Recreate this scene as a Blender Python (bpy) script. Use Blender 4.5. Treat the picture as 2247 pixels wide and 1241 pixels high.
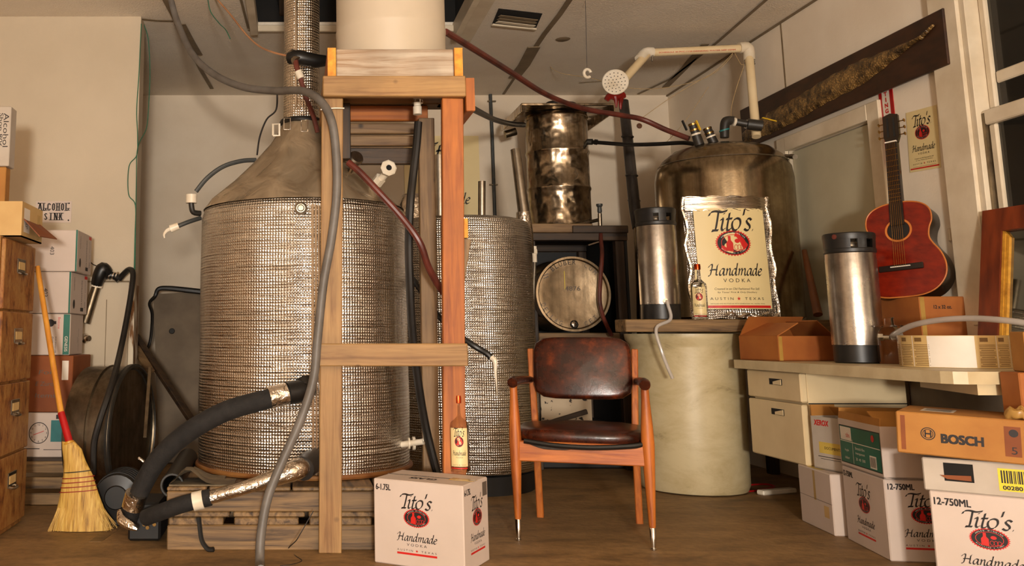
import bpy, math, random
from mathutils import Vector, Matrix
random.seed(7)
for o in list(bpy.data.objects): bpy.data.objects.remove(o)
SC = bpy.context.scene
COL = SC.collection
# ---------------------------------------------------------------- camera
F, CX, CY, PT, CZ = 2000.0, 650.0, 436.0, math.radians(8.5), 0.87     # image taken as 2247 x 1241
cd = bpy.data.cameras.new('camera'); cam = bpy.data.objects.new('camera', cd); COL.objects.link(cam)
cd.sensor_width = 36; cd.lens = F / 2247 * 36
cd.shift_x = (1123.5 - CX) / 2247; cd.shift_y = -(620.5 - CY) / 2247
cd.clip_start = 0.05; cd.clip_end = 100
cam.location = (0, 0, CZ); cam.rotation_euler = (math.pi / 2 + PT, 0, 0)
SC.camera = cam
# ---------------------------------------------------------------- world and lamps
wd = bpy.data.worlds.new('world'); SC.world = wd; wd.use_nodes = True
wd.node_tree.nodes['Background'].inputs[0].default_value = (1.0, 0.84, 0.66, 1)
wd.node_tree.nodes['Background'].inputs[1].default_value = 0.02
def area(name, loc, target, size, power, col, sy=None):
    l = bpy.data.lights.new(name, 'AREA'); l.energy = power; l.color = col; l.size = size
    if sy: l.shape = 'RECTANGLE'; l.size_y = sy
    o = bpy.data.objects.new(name, l); COL.objects.link(o); o.location = loc
    o.rotation_euler = (Vector(target) - Vector(loc)).to_track_quat('-Z', 'Y').to_euler()
    return o
LC = (1.0, 0.935, 0.845)
area('studio_softbox', (-0.5, -2.7, 1.0), (1.0, 5.5, 1.5), 0.7, 38, LC, 0.9)
area('studio_softbox_second', (1.7, -2.7, 1.1), (0.8, 5.0, 1.4), 0.5, 38, LC, 0.8)
area('added_ceiling_fill', (0.2, -3.2, 0.95), (0.8, -0.9, 2.85), 0.45, 690, LC, 0.45)  # unseen lamp added to lift the ceiling and the ambient light
vs = SC.view_settings
vs.view_transform = 'Standard'; vs.look = 'None'; vs.exposure = -0.58; vs.gamma = 1.0; vs.use_curve_mapping = False

# ---------------------------------------------------------------- measuring: pixel of the photo -> point in the room
def ray(u, v):
    a = (u - CX) / F; b = (CY - v) / F
    return a, math.cos(PT) - b * math.sin(PT), math.sin(PT) + b * math.cos(PT)
def P(u, v, Y):
    a, y, z = ray(u, v); t = Y / y; return Vector((a * t, Y, CZ + z * t))
def G(u, v, z0=0.0):
    a, y, z = ray(u, v); t = (z0 - CZ) / z; return Vector((a * t, y * t, z0))
def Wl(u, v, X):
    a, y, z = ray(u, v); t = X / a; return Vector((X, y * t, CZ + z * t))
def PP(*pts): return [P(*p) for p in pts]

# ---------------------------------------------------------------- materials
def S(r, g, b):
    f = lambda c: (c / 255 / 12.92) if c / 255 <= .04045 else ((c / 255 + .055) / 1.055) ** 2.4
    return (f(r), f(g), f(b), 1)
MATS = {}
class NT:
    def __init__(s, name):
        s.m = bpy.data.materials.new(name); s.m.use_nodes = True
        s.t = s.m.node_tree; s.b = s.t.nodes['Principled BSDF']
    def n(s, typ, **k):
        x = s.t.nodes.new(typ)
        for a, v in k.items():
            if a.startswith('i_'):
                x.inputs[a[2:].replace('_', ' ')].default_value = v
            else: setattr(x, a, v)
        return x
    def l(s, a, ao, b, bi): s.t.links.new(a.outputs[ao], b.inputs[bi])
    def coord(s, scale=(1, 1, 1), out='Object', rot=(0, 0, 0)):
        c = s.n('ShaderNodeTexCoord'); m = s.n('ShaderNodeMapping')
        m.inputs['Scale'].default_value = scale; m.inputs['Rotation'].default_value = rot
        s.l(c, out, m, 'Vector'); return m
    def noise(s, co, scale, detail=4, rough=.55, dist=0):
        x = s.n('ShaderNodeTexNoise'); x.inputs['Scale'].default_value = scale; x.inputs['Detail'].default_value = detail
        x.inputs['Roughness'].default_value = rough; x.inputs['Distortion'].default_value = dist
        s.l(co, 'Vector', x, 'Vector'); return x
    def ramp(s, src, so, stops, inter='LINEAR'):
        r = s.n('ShaderNodeValToRGB'); r.color_ramp.interpolation = inter
        e = r.color_ramp.elements
        while len(e) < len(stops): e.new(.5)
        for k, (p, c) in enumerate(stops): e[k].position = p; e[k].color = c if len(c) == 4 else (*c, 1)
        s.l(src, so, r, 'Fac'); return r
    def mix(s, f, fo, a, b, blend='MIX'):
        x = s.n('ShaderNodeMix', data_type='RGBA', blend_type=blend)
        if f is None: x.inputs[0].default_value = fo
        else: s.l(f, fo, x, 0)
        for i, v in ((6, a), (7, b)):
            if isinstance(v, tuple) and not hasattr(v[0], 'outputs'): x.inputs[i].default_value = v
            else: s.t.links.new(v[0].outputs[v[1]], x.inputs[i])
        return x
    def bump(s, src, so, dist, strength=1.0, prev=None):
        b = s.n('ShaderNodeBump'); b.inputs['Distance'].default_value = dist; b.inputs['Strength'].default_value = strength
        s.l(src, so, b, 'Height')
        if prev: s.l(prev, 'Normal', b, 'Normal')
        s.l(b, 'Normal', s.b, 'Normal'); return b
    def base(s, x, o): s.l(x, o, s.b, 'Base Color')
    def done(s, rough=.6, metal=0, **k):
        s.b.inputs['Roughness'].default_value = rough; s.b.inputs['Metallic'].default_value = metal
        for a, v in k.items(): s.b.inputs[a.replace('_', ' ')].default_value = v
        MATS[s.m.name] = s.m; return s.m
BW = lambda v: (v, v, v, 1)
def mat(name, c, c2=None, rough=.6, metal=0, scale=6, bump=0, bscale=60, lo=.35, hi=.7, sc=(1, 1, 1), **k):
    """plain surface: two tones mottled by noise, optional fine relief"""
    t = NT(name); c2 = c2 or tuple(x * .8 for x in c[:3]) + (1,)
    co = t.coord(sc); n = t.noise(co, scale, 5)
    t.base(t.ramp(n, 'Fac', [(lo, c), (hi, c2)]), 'Color')
    if bump: t.bump(t.noise(co, bscale, 3), 'Fac', bump)
    return t.done(rough, metal, **k)
def wood(name, c, c2, axis='z', rough=.6, knots=True):
    t = NT(name); k = {'x': (1.2, 22, 22), 'y': (22, 1.2, 22), 'z': (22, 22, 1.2)}[axis]
    co = t.coord(k); n = t.noise(co, 1.6, 6, .6, .8); r = t.ramp(n, 'Fac', [(.3, c), (.52, tuple(a * .5 + b * .5 for a, b in zip(c, c2))), (.68, c2)])
    last = (r, 'Color')
    if knots:
        c2b = t.coord((3, 3, 3)); v = t.n('ShaderNodeTexVoronoi'); v.inputs['Scale'].default_value = 2.2; t.l(c2b, 'Vector', v, 'Vector')
        kr = t.ramp(v, 'Distance', [(.04, BW(1)), (.12, BW(0))]); m = t.mix(kr, 'Color', last, tuple(x * .35 for x in c2[:3]) + (1,)); last = (m, 2)
    g = t.noise(t.coord((2, 2, 2)), 2, 3); gr = t.ramp(g, 'Fac', [(.3, BW(1)), (.75, BW(.66))]); m = t.mix(None, 1.0, last, (gr, 'Color'), 'MULTIPLY')
    t.base(m, 2); t.bump(n, 'Fac', .0012); return t.done(rough)
def foil(name, c, dots=True, rough=.22, crink=1.0, uv=True):
    """foil faced bubble insulation: dots and crosswise wrinkles in the relief"""
    t = NT(name); out = 'UV' if uv else 'Object'
    co = t.coord((1, 1, 1), out); w = t.noise(t.coord((1.6, 46, 46) if uv else (30, 30, 30), out), 1.0, 3)
    big = t.noise(t.coord((3, 9, 9), out), 1.0, 2)
    w = t.ramp(w, 'Fac', [(.40, BW(0)), (.5, BW(.75)), (.62, BW(1))])
    b = t.bump(w, 'Color', .0024 * crink); b2 = t.bump(big, 'Fac', .006 * crink, 1, b)
    if dots:
        v = t.n('ShaderNodeTexVoronoi'); v.inputs['Scale'].default_value = 75; v.inputs['Randomness'].default_value = .12; t.l(co, 'Vector', v, 'Vector')
        r = t.ramp(v, 'Distance', [(.1, BW(1)), (.55, BW(0))]); t.bump(r, 'Color', .0026, 1, b2)
    n = t.noise(co, 5, 5); t.base(t.ramp(n, 'Fac', [(.3, c), (.8, tuple(x * .75 for x in c[:3]) + (1,))]), 'Color')
    return t.done(rough, 1.0)
def steel(name, c, c2, rough=.3, dent=.004, dscale=5, sc=(1, 1, 1), streak=True):
    t = NT(name); co = t.coord(sc); n = t.noise(co, 7, 6, .65)
    r = t.ramp(n, 'Fac', [(.35, c), (.72, c2)]); last = (r, 'Color')
    if streak:
        st = t.noise(t.coord((40, 40, .8)), 1, 3); sr = t.ramp(st, 'Fac', [(.35, BW(1)), (.75, BW(.62))]); m = t.mix(None, 1.0, last, (sr, 'Color'), 'MULTIPLY'); last = (m, 2)
    t.l(last[0], last[1], t.b, 'Base Color')
    rr = t.n('ShaderNodeMapRange'); t.l(n, 'Fac', rr, 'Value'); rr.inputs['To Min'].default_value = rough * .7; rr.inputs['To Max'].default_value = rough * 1.5
    b = t.bump(t.noise(co, dscale, 2), 'Fac', dent); t.bump(t.noise(co, 90, 2), 'Fac', .0003, 1, b)
    m = t.done(rough, 1.0); t.l(rr, 'Result', t.b, 'Roughness'); return m

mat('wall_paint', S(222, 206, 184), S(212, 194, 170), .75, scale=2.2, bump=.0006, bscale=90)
mat('wall_paint_lit', S(240, 226, 206), S(228, 212, 190), .75, scale=2.2, bump=.0006, bscale=90)  # same wall paint made lighter: light painted into the right wall's colour
mat('wall_paint_shaded', S(196, 180, 156), S(186, 170, 146), .7, scale=1.6, bump=.0005, bscale=90)  # same wall paint made darker: shade painted into the left wall's colour
t = NT('ceiling_texture'); co = t.coord(); n = t.noise(co, 1.1, 5); n2 = t.noise(co, 110, 2)
t.base(t.ramp(n, 'Fac', [(.3, S(242, 230, 212)), (.7, S(222, 206, 184))]), 'Color'); t.bump(n2, 'Fac', .006); t.done(.85)
t = NT('concrete'); co = t.coord(); n = t.noise(t.coord((1, 2.2, 1)), 2.4, 8, .65, .4); n2 = t.noise(co, 26, 5)
r = t.ramp(n, 'Fac', [(.28, S(92, 68, 38)), (.5, S(138, 106, 64)), (.72, S(160, 126, 82))]); r2 = t.ramp(n2, 'Fac', [(.3, BW(.6)), (.6, BW(1))])
t.base(t.mix(None, .7, (r, 'Color'), (r2, 'Color'), 'MULTIPLY'), 2); t.bump(n2, 'Fac', .003); t.done(.62)
mat('white_trim', S(220, 205, 180), S(198, 180, 152), .5, scale=5)
mat('seam_tape', S(132, 114, 88), S(112, 94, 70), .8)
mat('dark_void', S(22, 17, 12), S(10, 8, 6), .9)
mat('door_paint', S(186, 178, 152), S(172, 164, 138), .5, scale=3)
mat('black', S(13, 11, 9), S(22, 18, 15), .6)
mat('amber_bag', S(200, 156, 84), S(180, 134, 64), .3, Alpha=.6)
mat('black_rubber', S(19, 17, 15), S(30, 26, 23), .42, scale=14)
mat('foam_black', S(30, 27, 25), S(16, 14, 13), .85, scale=30, bump=.002, bscale=120)
mat('black_plastic', S(11, 10, 9), S(19, 17, 15), .4, scale=9)
mat('grey_hose', S(104, 98, 92), S(84, 78, 72), .5, scale=12, sc=(1, 1, 1))
mat('red_hose', S(104, 46, 34), S(60, 28, 22), .4, scale=9)
mat('blue_hose', S(66, 68, 66), S(44, 46, 46), .45)
mat('clear_tube', S(205, 196, 188), S(190, 180, 170), .2, Alpha=.62)
mat('copper_wire', S(178, 130, 92), S(150, 100, 66), .4)
mat('green_wire', S(52, 110, 84), S(40, 88, 66), .5)
mat('string', S(176, 148, 104), S(150, 122, 84), .8)
mat('thin_black_wire', S(34, 26, 20), None, .6)
steel('steel_drum', S(206, 188, 162), S(112, 96, 76), .2, .03, 6)
steel('steel_head', S(176, 154, 124), S(122, 102, 78), .34, .005, 6)
steel('steel_tank', S(186, 168, 138), S(128, 110, 84), .2, .003, 3)
steel('steel_keg', S(212, 204, 194), S(150, 140, 128), .27, .003, 7)
steel('steel_pipe', S(190, 178, 160), S(140, 128, 112), .3, .002, 5)
steel('steel_dark', S(150, 136, 114), S(92, 80, 64), .35, .008, 5)
mat('chrome', S(225, 220, 212), S(200, 194, 184), .14, 1)
mat('brass', S(196, 160, 96), S(160, 124, 70), .25, 1)
foil('foil_tank', S(226, 220, 212))
foil('foil_plain', S(228, 214, 196), False, .22, .8)
foil('foil_wrap', S(228, 216, 200), False, .25, 1.0, False)
foil('foil_column', S(226, 214, 198), True, .2, .6)
t = NT('plastic_film'); co = t.coord((5, 5, 1.2)); n = t.noise(co, 1.6, 3, .5, .8)
t.base(t.ramp(n, 'Fac', [(.3, S(186, 166, 138)), (.7, S(150, 130, 104))]), 'Color'); t.bump(n, 'Fac', .012); t.done(.26, 0.55)
for ax in 'xyz':
    wood('pine_' + ax, S(178, 138, 84), S(128, 88, 44), ax)
    wood('pine_orange_' + ax, S(188, 108, 34), S(140, 70, 16), ax)
    wood('pine_grey_' + ax, S(150, 118, 78), S(98, 70, 42), ax)
    wood('pallet_' + ax, S(156, 122, 78), S(62, 42, 22), ax)
    wood('board_white_' + ax, S(206, 190, 168), S(150, 118, 86), ax, .7)
    wood('dark_timber_' + ax, S(74, 52, 30), S(28, 18, 11), ax)
    wood('chair_wood_' + ax, S(206, 118, 42), S(146, 68, 20), ax, .5, False)
mat('end_grain', S(226, 160, 54), S(180, 108, 30), .7, scale=30)
mat('barrel_white', S(196, 180, 158), S(186, 170, 146), .5, scale=2)
t = NT('barrel_poly'); co = t.coord(); n = t.noise(t.coord((1, 1, 2)), 3, 7, .7, .4); n2 = t.noise(co, 1.5, 2)
r = t.ramp(n, 'Fac', [(.42, S(196, 180, 142)), (.6, S(180, 162, 122)), (.74, S(122, 106, 74))]); t.base(r, 'Color'); t.done(.42)
mat('rust_cabinet', S(150, 104, 52), S(112, 62, 24), .55, scale=5, lo=.3, hi=.66)
t = NT('cabinet_paint'); co = t.coord((1, 1, .5)); n = t.noise(co, 22, 7, .72); n2 = t.noise(t.coord((1, 1, 1)), 2.2, 4)
r = t.ramp(n, 'Fac', [(.4, S(168, 124, 66)), (.54, S(140, 86, 36)), (.64, S(74, 32, 11))]); r2 = t.ramp(n2, 'Fac', [(.35, S(150, 108, 62)), (.7, S(118, 58, 22))])
t.base(t.mix(None, .25, (r, 'Color'), (r2, 'Color')), 2); t.bump(n, 'Fac', .0006); t.done(.5)
mat('cardboard', S(178, 124, 56), S(156, 100, 40), .75, scale=4, bump=.0004)
mat('cardboard_orange', S(160, 94, 36), S(136, 70, 22), .7, scale=4)
mat('cardboard_red', S(140, 74, 26), S(112, 54, 16), .7, scale=4)
mat('cardboard_pale', S(206, 172, 114), S(186, 148, 92), .75, scale=4)
mat('carton_white', S(202, 184, 172), S(192, 174, 160), .6, scale=3)
mat('carton_grey', S(192, 180, 166), S(170, 156, 140), .65, scale=4)
mat('packing_tape', S(176, 140, 70), S(150, 112, 50), .3)
mat('clear_tape', S(196, 160, 96), S(186, 150, 90), .15)
mat('ink_black', S(24, 16, 14), S(30, 20, 18), .6)
mat('ink_grey', S(96, 84, 74), None, .6)
mat('ink_red', S(200, 30, 22), S(186, 26, 20), .5)
mat('ink_green', S(10, 100, 80), S(6, 86, 68), .5)
mat('ink_teal', S(40, 120, 118), S(26, 96, 98), .5)
mat('ink_yellow', S(226, 206, 40), S(214, 190, 40), .5)
mat('tape_yellow', S(214, 186, 90), S(196, 164, 70), .5)
mat('paper_white', S(226, 216, 202), S(216, 204, 188), .6)
mat('label_cream', S(226, 204, 150), S(218, 194, 138), .45, scale=2)
mat('red_paint', S(176, 20, 22), S(150, 14, 16), .35)
mat('yellow_plastic', S(226, 180, 40), None, .4)
mat('white_plastic', S(228, 218, 200), S(206, 190, 164), .35, scale=10)
mat('cream_pvc', S(222, 200, 160), S(208, 182, 138), .38, scale=5)
mat('black_pvc', S(46, 42, 36), S(30, 26, 22), .45, scale=9)
t = NT('old_drain_pipe'); co = t.coord((3, 3, 1)); n = t.noise(co, 5, 5)
t.base(t.ramp(n, 'Fac', [(.35, S(66, 58, 52)), (.6, S(40, 34, 30)), (.75, S(116, 74, 40))]), 'Color'); t.bump(n, 'Fac', .01); t.done(.3)
mat('desk_paint', S(222, 200, 158), S(206, 182, 140), .5, scale=3)
mat('desk_top', S(206, 188, 150), S(186, 166, 128), .45, scale=9)
t = NT('leather'); co = t.coord(); n = t.noise(co, 16, 6, .65); n2 = t.noise(co, 3, 3)
t.base(t.ramp(n, 'Fac', [(.3, S(30, 13, 8)), (.55, S(62, 24, 10)), (.72, S(104, 42, 14))]), 'Color'); t.bump(n, 'Fac', .0012); t.done(.27)
mat('torn_lining', S(70, 62, 54), S(34, 26, 22), .7, scale=30)
mat('guitar_top', S(124, 30, 13), S(88, 16, 7), .22, scale=5, sc=(6, 1, 6))
mat('guitar_side', S(42, 30, 20), S(26, 18, 12), .25)
mat('guitar_binding', S(196, 116, 50), S(170, 92, 36), .4)
mat('fretboard', S(36, 24, 18), S(24, 16, 12), .4)
mat('frame_red', S(124, 52, 20), S(84, 30, 10), .4, scale=10, sc=(2, 2, .4))
mat('frame_gold', S(206, 150, 52), S(160, 104, 30), .35, scale=30)
t = NT('mirror_glass'); co = t.coord(); t.base(t.ramp(t.noise(co, 3, 3), 'Fac', [(.3, S(150, 150, 142)), (.7, S(132, 134, 126))]), 'Color'); t.done(.03, 1.0)
mat('label_tan', S(202, 170, 112), S(190, 156, 98), .45)
mat('ink_brown', S(120, 88, 46), None, .6)
mat('mount_board', S(62, 34, 16), S(36, 18, 8), .45, scale=8, sc=(1, 1, 3))
t = NT('snakeskin'); co = t.coord((1, 1, 1.3)); v = t.n('ShaderNodeTexVoronoi'); v.inputs['Scale'].default_value = 78; t.l(co, 'Vector', v, 'Vector')
n = t.noise(t.coord((1, 2.2, 2)), 9, 3); r = t.ramp(n, 'Fac', [(.36, S(196, 152, 88)), (.56, S(120, 88, 46)), (.68, S(64, 44, 24))]); rv = t.ramp(v, 'Distance', [(.1, BW(1)), (.6, BW(.35))])
t.base(t.mix(None, .9, (r, 'Color'), (rv, 'Color'), 'MULTIPLY'), 2); t.bump(rv, 'Color', .006); t.done(.35)
t = NT('broom_straw'); n = t.noise(t.coord((60, 60, 4)), 1.5, 3)
t.base(t.ramp(n, 'Fac', [(.3, S(212, 176, 92)), (.55, S(184, 142, 62)), (.75, S(126, 90, 34))]), 'Color'); t.bump(n, 'Fac', .004); t.done(.6)
mat('broom_handle_wood', S(214, 150, 58), S(186, 116, 38), .35, scale=6, sc=(4, 4, .6))
mat('red_thread', S(140, 30, 18), None, .6)
t = NT('bottle_glass'); t.base(t.ramp(t.noise(t.coord(), 2, 1), 'Fac', [(.3, (.97, .97, .94, 1)), (.7, (.95, .95, .9, 1))]), 'Color'); t.done(.02, 0, Transmission_Weight=1.0, IOR=1.2)
t = NT('vodka'); t.base(t.ramp(t.noise(t.coord(), 2, 1), 'Fac', [(.3, (.98, .96, .92, 1)), (.7, (.96, .94, .9, 1))]), 'Color'); t.done(.0, 0, Transmission_Weight=1.0, IOR=1.15)
mat('copper_cap', S(186, 70, 34), S(160, 54, 24), .25, 1.0)
mat('pane_glass', S(40, 36, 28), S(34, 30, 24), .04, Alpha=.55)
mat('grime_white', S(206, 196, 178), S(120, 106, 88), .7, scale=14)
mat('peeling', S(214, 200, 176), S(120, 78, 34), .7, scale=5, lo=.52, hi=.6, sc=(3, 3, .8))
t = NT('torn_paper'); n = t.noise(t.coord(), 26, 3); t.base(t.ramp(n, 'Fac', [(.36, S(20, 14, 10)), (.4, S(196, 176, 148))]), 'Color'); t.done(.7)
mat('stick_wood', S(110, 64, 30), S(70, 36, 16), .5)
t = NT('panel_grey'); n = t.noise(t.coord(), 4, 4); t.base(t.ramp(n, 'Fac', [(.3, S(128, 112, 92)), (.7, S(100, 86, 70))]), 'Color'); t.done(.6)
mat('grey_cloth', S(116, 102, 78), S(84, 70, 52), .8, scale=12, bump=.004, bscale=25)
mat('red_sealant', S(150, 26, 14), S(110, 16, 8), .35, scale=20)
def M_(n): return MATS[n]
# ---------------------------------------------------------------- mesh building
class MB:
    def __init__(s): s.v = []; s.f = []; s.mi = []; s.uv = {}; s.cur = 0
    def add(s, vs, fs, M=None):
        o = len(s.v)
        s.v += [(M @ Vector(p)) if M is not None else Vector(p) for p in vs]
        s.f += [tuple(i + o for i in f) for f in fs]; s.mi += [s.cur] * len(fs); return s
    def box(s, c, d, M=None, bev=0.0):
        x, y, z = d[0] / 2, d[1] / 2, d[2] / 2; b = min(bev, .45 * min(d))
        T = Matrix.Translation(c)
        if M is not None: T = M @ T
        if b <= 0:
            vs = [(i * x, j * y, k * z) for k in (-1, 1) for j in (-1, 1) for i in (-1, 1)]
            return s.add(vs, [(0, 2, 3, 1), (4, 5, 7, 6), (0, 1, 5, 4), (2, 6, 7, 3), (0, 4, 6, 2), (1, 3, 7, 5)], T)
        vs = []; ix = {}
        for i in (-1, 1):
            for j in (-1, 1):
                for k in (-1, 1):
                    for a, p in enumerate(((i * x, j * (y - b), k * (z - b)), (i * (x - b), j * y, k * (z - b)), (i * (x - b), j * (y - b), k * z))):
                        ix[(i, j, k, a)] = len(vs); vs.append(p)
        fs = []
        def q(l, nrm):
            p = [Vector(vs[t]) for t in l]; n = (p[1] - p[0]).cross(p[2] - p[0])
            fs.append(tuple(l) if n.dot(Vector(nrm)) > 0 else tuple(reversed(l)))
        for i in (-1, 1):
            q([ix[(i, j, k, 0)] for j, k in ((-1, -1), (1, -1), (1, 1), (-1, 1))], (i, 0, 0))
            q([ix[(j, i, k, 1)] for j, k in ((-1, -1), (1, -1), (1, 1), (-1, 1))], (0, i, 0))
            q([ix[(j, k, i, 2)] for j, k in ((-1, -1), (1, -1), (1, 1), (-1, 1))], (0, 0, i))
            for j in (-1, 1):
                q([ix[(i, j, -1, 0)], ix[(i, j, 1, 0)], ix[(i, j, 1, 1)], ix[(i, j, -1, 1)]], (i, j, 0))
                q([ix[(i, -1, j, 0)], ix[(i, 1, j, 0)], ix[(i, 1, j, 2)], ix[(i, -1, j, 2)]], (i, 0, j))
                q([ix[(-1, i, j, 1)], ix[(1, i, j, 1)], ix[(1, i, j, 2)], ix[(-1, i, j, 2)]], (0, i, j))
                for k in (-1, 1): q([ix[(i, j, k, a)] for a in range(3)], (i, j, k))
        return s.add(vs, fs, T)
    def bar(s, a, b, w, h, bev=.002, up=(0, 0, 1)):
        """rectangular bar from a to b: w across, h along up"""
        a, b = Vector(a), Vector(b); d = (b - a); L = d.length; d.normalize(); u = Vector(up)
        if abs(d.dot(u)) > .95: u = Vector((0, 1, 0))
        r = d.cross(u).normalized(); u = r.cross(d).normalized()
        M = Matrix((( d.x, r.x, u.x, (a.x + b.x) / 2), (d.y, r.y, u.y, (a.y + b.y) / 2), (d.z, r.z, u.z, (a.z + b.z) / 2), (0, 0, 0, 1)))
        return s.box((0, 0, 0), (L, w, h), M, bev)
    def cyl(s, a, b, r0, r1=None, n=24, caps=True):
        r1 = r0 if r1 is None else r1; a, b = Vector(a), Vector(b); M = frame(a, b - a); L = (b - a).length
        return s.lathe([(r0, 0), (r1, L)], M, n, caps)
    def lathe(s, prof, M=None, n=32, caps=True, uv=False, ang=2 * math.pi, a0=0):
        closed = ang > 6.28; cols = n if closed else n + 1; vs = []
        for r, z in prof:
            for k in range(cols):
                a = a0 + ang * k / n; vs.append((r * math.cos(a), r * math.sin(a), z))
        fs = []; R0 = max(p[0] for p in prof); base = len(s.f)
        ls = [0]
        for i in range(1, len(prof)): ls.append(ls[-1] + math.hypot(prof[i][0] - prof[i - 1][0], prof[i][1] - prof[i - 1][1]))
        for i in range(len(prof) - 1):
            for k in range(n):
                k2 = (k + 1) % cols
                fs.append((i * cols + k, i * cols + k2, (i + 1) * cols + k2, (i + 1) * cols + k))
                if uv:
                    u0, u1 = R0 * ang * k / n, R0 * ang * (k + 1) / n
                    s.uv[base + len(fs) - 1] = [(u0, ls[i]), (u1, ls[i]), (u1, ls[i + 1]), (u0, ls[i + 1])]
        if caps and closed:
            if prof[0][0] > 1e-5: fs.append(tuple(reversed(range(cols))))
            if prof[-1][0] > 1e-5: fs.append(tuple((len(prof) - 1) * cols + k for k in range(cols)))
        return s.add(vs, fs, M)
    def tube(s, pts, r, n=10, sub=6, caps=True, smooth=True):
        pts = [Vector(p) for p in pts]
        rs = r if isinstance(r, (list, tuple)) else [r] * len(pts)
        if smooth and len(pts) > 2: pts, rs = spline(pts, rs, sub)
        vs = []; d = (pts[1] - pts[0]).normalized(); u = d.orthogonal().normalized()
        for i, p in enumerate(pts):
            a = pts[max(i - 1, 0)]; b = pts[min(i + 1, len(pts) - 1)]; d2 = (b - a)
            if d2.length < 1e-9: d2 = d
            d2.normalize(); u = (d.rotation_difference(d2) @ u); d = d2; w = d.cross(u)
            for k in range(n):
                t_ = 2 * math.pi * k / n; vs.append(p + (u * math.cos(t_) + w * math.sin(t_)) * rs[i])
        fs = [(i * n + k, i * n + (k + 1) % n, (i + 1) * n + (k + 1) % n, (i + 1) * n + k) for i in range(len(pts) - 1) for k in range(n)]
        if caps: fs += [tuple(reversed(range(n))), tuple((len(pts) - 1) * n + k for k in range(n))]
        return s.add(vs, fs)
    def prism(s, poly, z0, z1, M=None):
        n = len(poly); vs = [(x, y, z0) for x, y in poly] + [(x, y, z1) for x, y in poly]
        return s.add(vs, [tuple(reversed(range(n))), tuple(range(n, 2 * n))] + [(i, (i + 1) % n, n + (i + 1) % n, n + i) for i in range(n)], M)
    def poly(s, pts, M=None): return s.add(pts, [tuple(range(len(pts)))], M)
    def slab(s, quad, th):
        """four corners in order -> thin solid sheet"""
        q = [Vector(p) for p in quad]; n = (q[1] - q[0]).cross(q[3] - q[0]).normalized() * th
        return s.add(q + [p + n for p in q], [(3, 2, 1, 0), (4, 5, 6, 7)] + [(i, (i + 1) % 4, 4 + (i + 1) % 4, 4 + i) for i in range(4)])
    def torus(s, c, R, r, axis=(0, 0, 1), n=28, m=8, ang=2 * math.pi, a0=0):
        M = frame(Vector(c), Vector(axis)); closed = ang > 6.28; k = n if closed else n + 1
        vs = []
        for i in range(k):
            a = a0 + ang * i / n
            for j in range(m):
                b = 2 * math.pi * j / m; vs.append(((R + r * math.cos(b)) * math.cos(a), (R + r * math.cos(b)) * math.sin(a), r * math.sin(b)))
        fs = [(i * m + j, ((i + 1) % k) * m + j, ((i + 1) % k) * m + (j + 1) % m, i * m + (j + 1) % m) for i in range(n) for j in range(m)]
        if not closed: fs += [tuple(reversed(range(m))), tuple((k - 1) * m + j for j in range(m))]
        return s.add(vs, fs, M)
def frame(o, d, up=(0, 0, 1)):
    """matrix whose z axis runs along d"""
    z = Vector(d).normalized(); u = Vector(up)
    if abs(z.dot(u)) > .999: u = Vector((0, -1, 0)) if z.z > 0 else Vector((0, 1, 0))
    x = u.cross(z).normalized(); y = z.cross(x)
    if abs(z.z) > .999: x = Vector((1, 0, 0)); y = z.cross(x)
    return Matrix(((x.x, y.x, z.x, o[0]), (x.y, y.y, z.y, o[1]), (x.z, y.z, z.z, o[2]), (0, 0, 0, 1)))
def axes(o, x, y, z):
    return Matrix(((x[0], y[0], z[0], o[0]), (x[1], y[1], z[1], o[1]), (x[2], y[2], z[2], o[2]), (0, 0, 0, 1)))
def spline(pts, rs, sub):
    out, ro = [], []; n = len(pts)
    for i in range(n - 1):
        p0 = pts[max(i - 1, 0)]; p1 = pts[i]; p2 = pts[i + 1]; p3 = pts[min(i + 2, n - 1)]
        for k in range(sub):
            t_ = k / sub
            out.append(.5 * ((2 * p1) + (p2 - p0) * t_ + (2 * p0 - 5 * p1 + 4 * p2 - p3) * t_ * t_ + (3 * p1 - p0 - 3 * p2 + p3) * t_ ** 3)); ro.append(rs[i] + (rs[i + 1] - rs[i]) * t_)
    return out + [pts[-1]], ro + [rs[-1]]
def mesh(name, mb, mats, smooth=35):
    me = bpy.data.meshes.new(name); me.from_pydata([tuple(v) for v in mb.v], [], mb.f)
    for m in (mats if isinstance(mats, (list, tuple)) else [mats]): me.materials.append(M_(m))
    me.polygons.foreach_set('material_index', mb.mi)
    if mb.uv:
        ul = me.uv_layers.new(name='UVMap')
        for p in me.polygons:
            q = mb.uv.get(p.index)
            if q:
                for li, c in zip(p.loop_indices, q): ul.data[li].uv = c
    if smooth:
        me.shade_smooth(); me.set_sharp_from_angle(angle=math.radians(smooth))
    me.update(); return me
def tag(o, label=None, cat=None, group=None, kind=None):
    for k, v in (('label', label), ('category', cat), ('group', group), ('kind', kind)):
        if v: o[k] = v
    return o
MW = {}
def thing(name, label, cat, loc=(0, 0, 0), rz=0, group=None):
    o = bpy.data.objects.new(name, None); COL.objects.link(o); o.location = loc; o.rotation_euler = (0, 0, rz); o.empty_display_size = .1
    MW[o] = Matrix.Translation(loc) @ Matrix.Rotation(rz, 4, 'Z'); return tag(o, label, cat, group)
def part(name, mb, mats, parent, local=False, smooth=35, label=None, kind=None):
    """child mesh; mb is in room coordinates unless local"""
    if not local:
        I = MW[parent].inverted(); mb.v = [I @ Vector(p) for p in mb.v]
    o = bpy.data.objects.new(name, mesh(name, mb, mats, smooth)); COL.objects.link(o); o.parent = parent; MW[o] = MW[parent].copy()
    return tag(o, label, None, None, kind)
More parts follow.
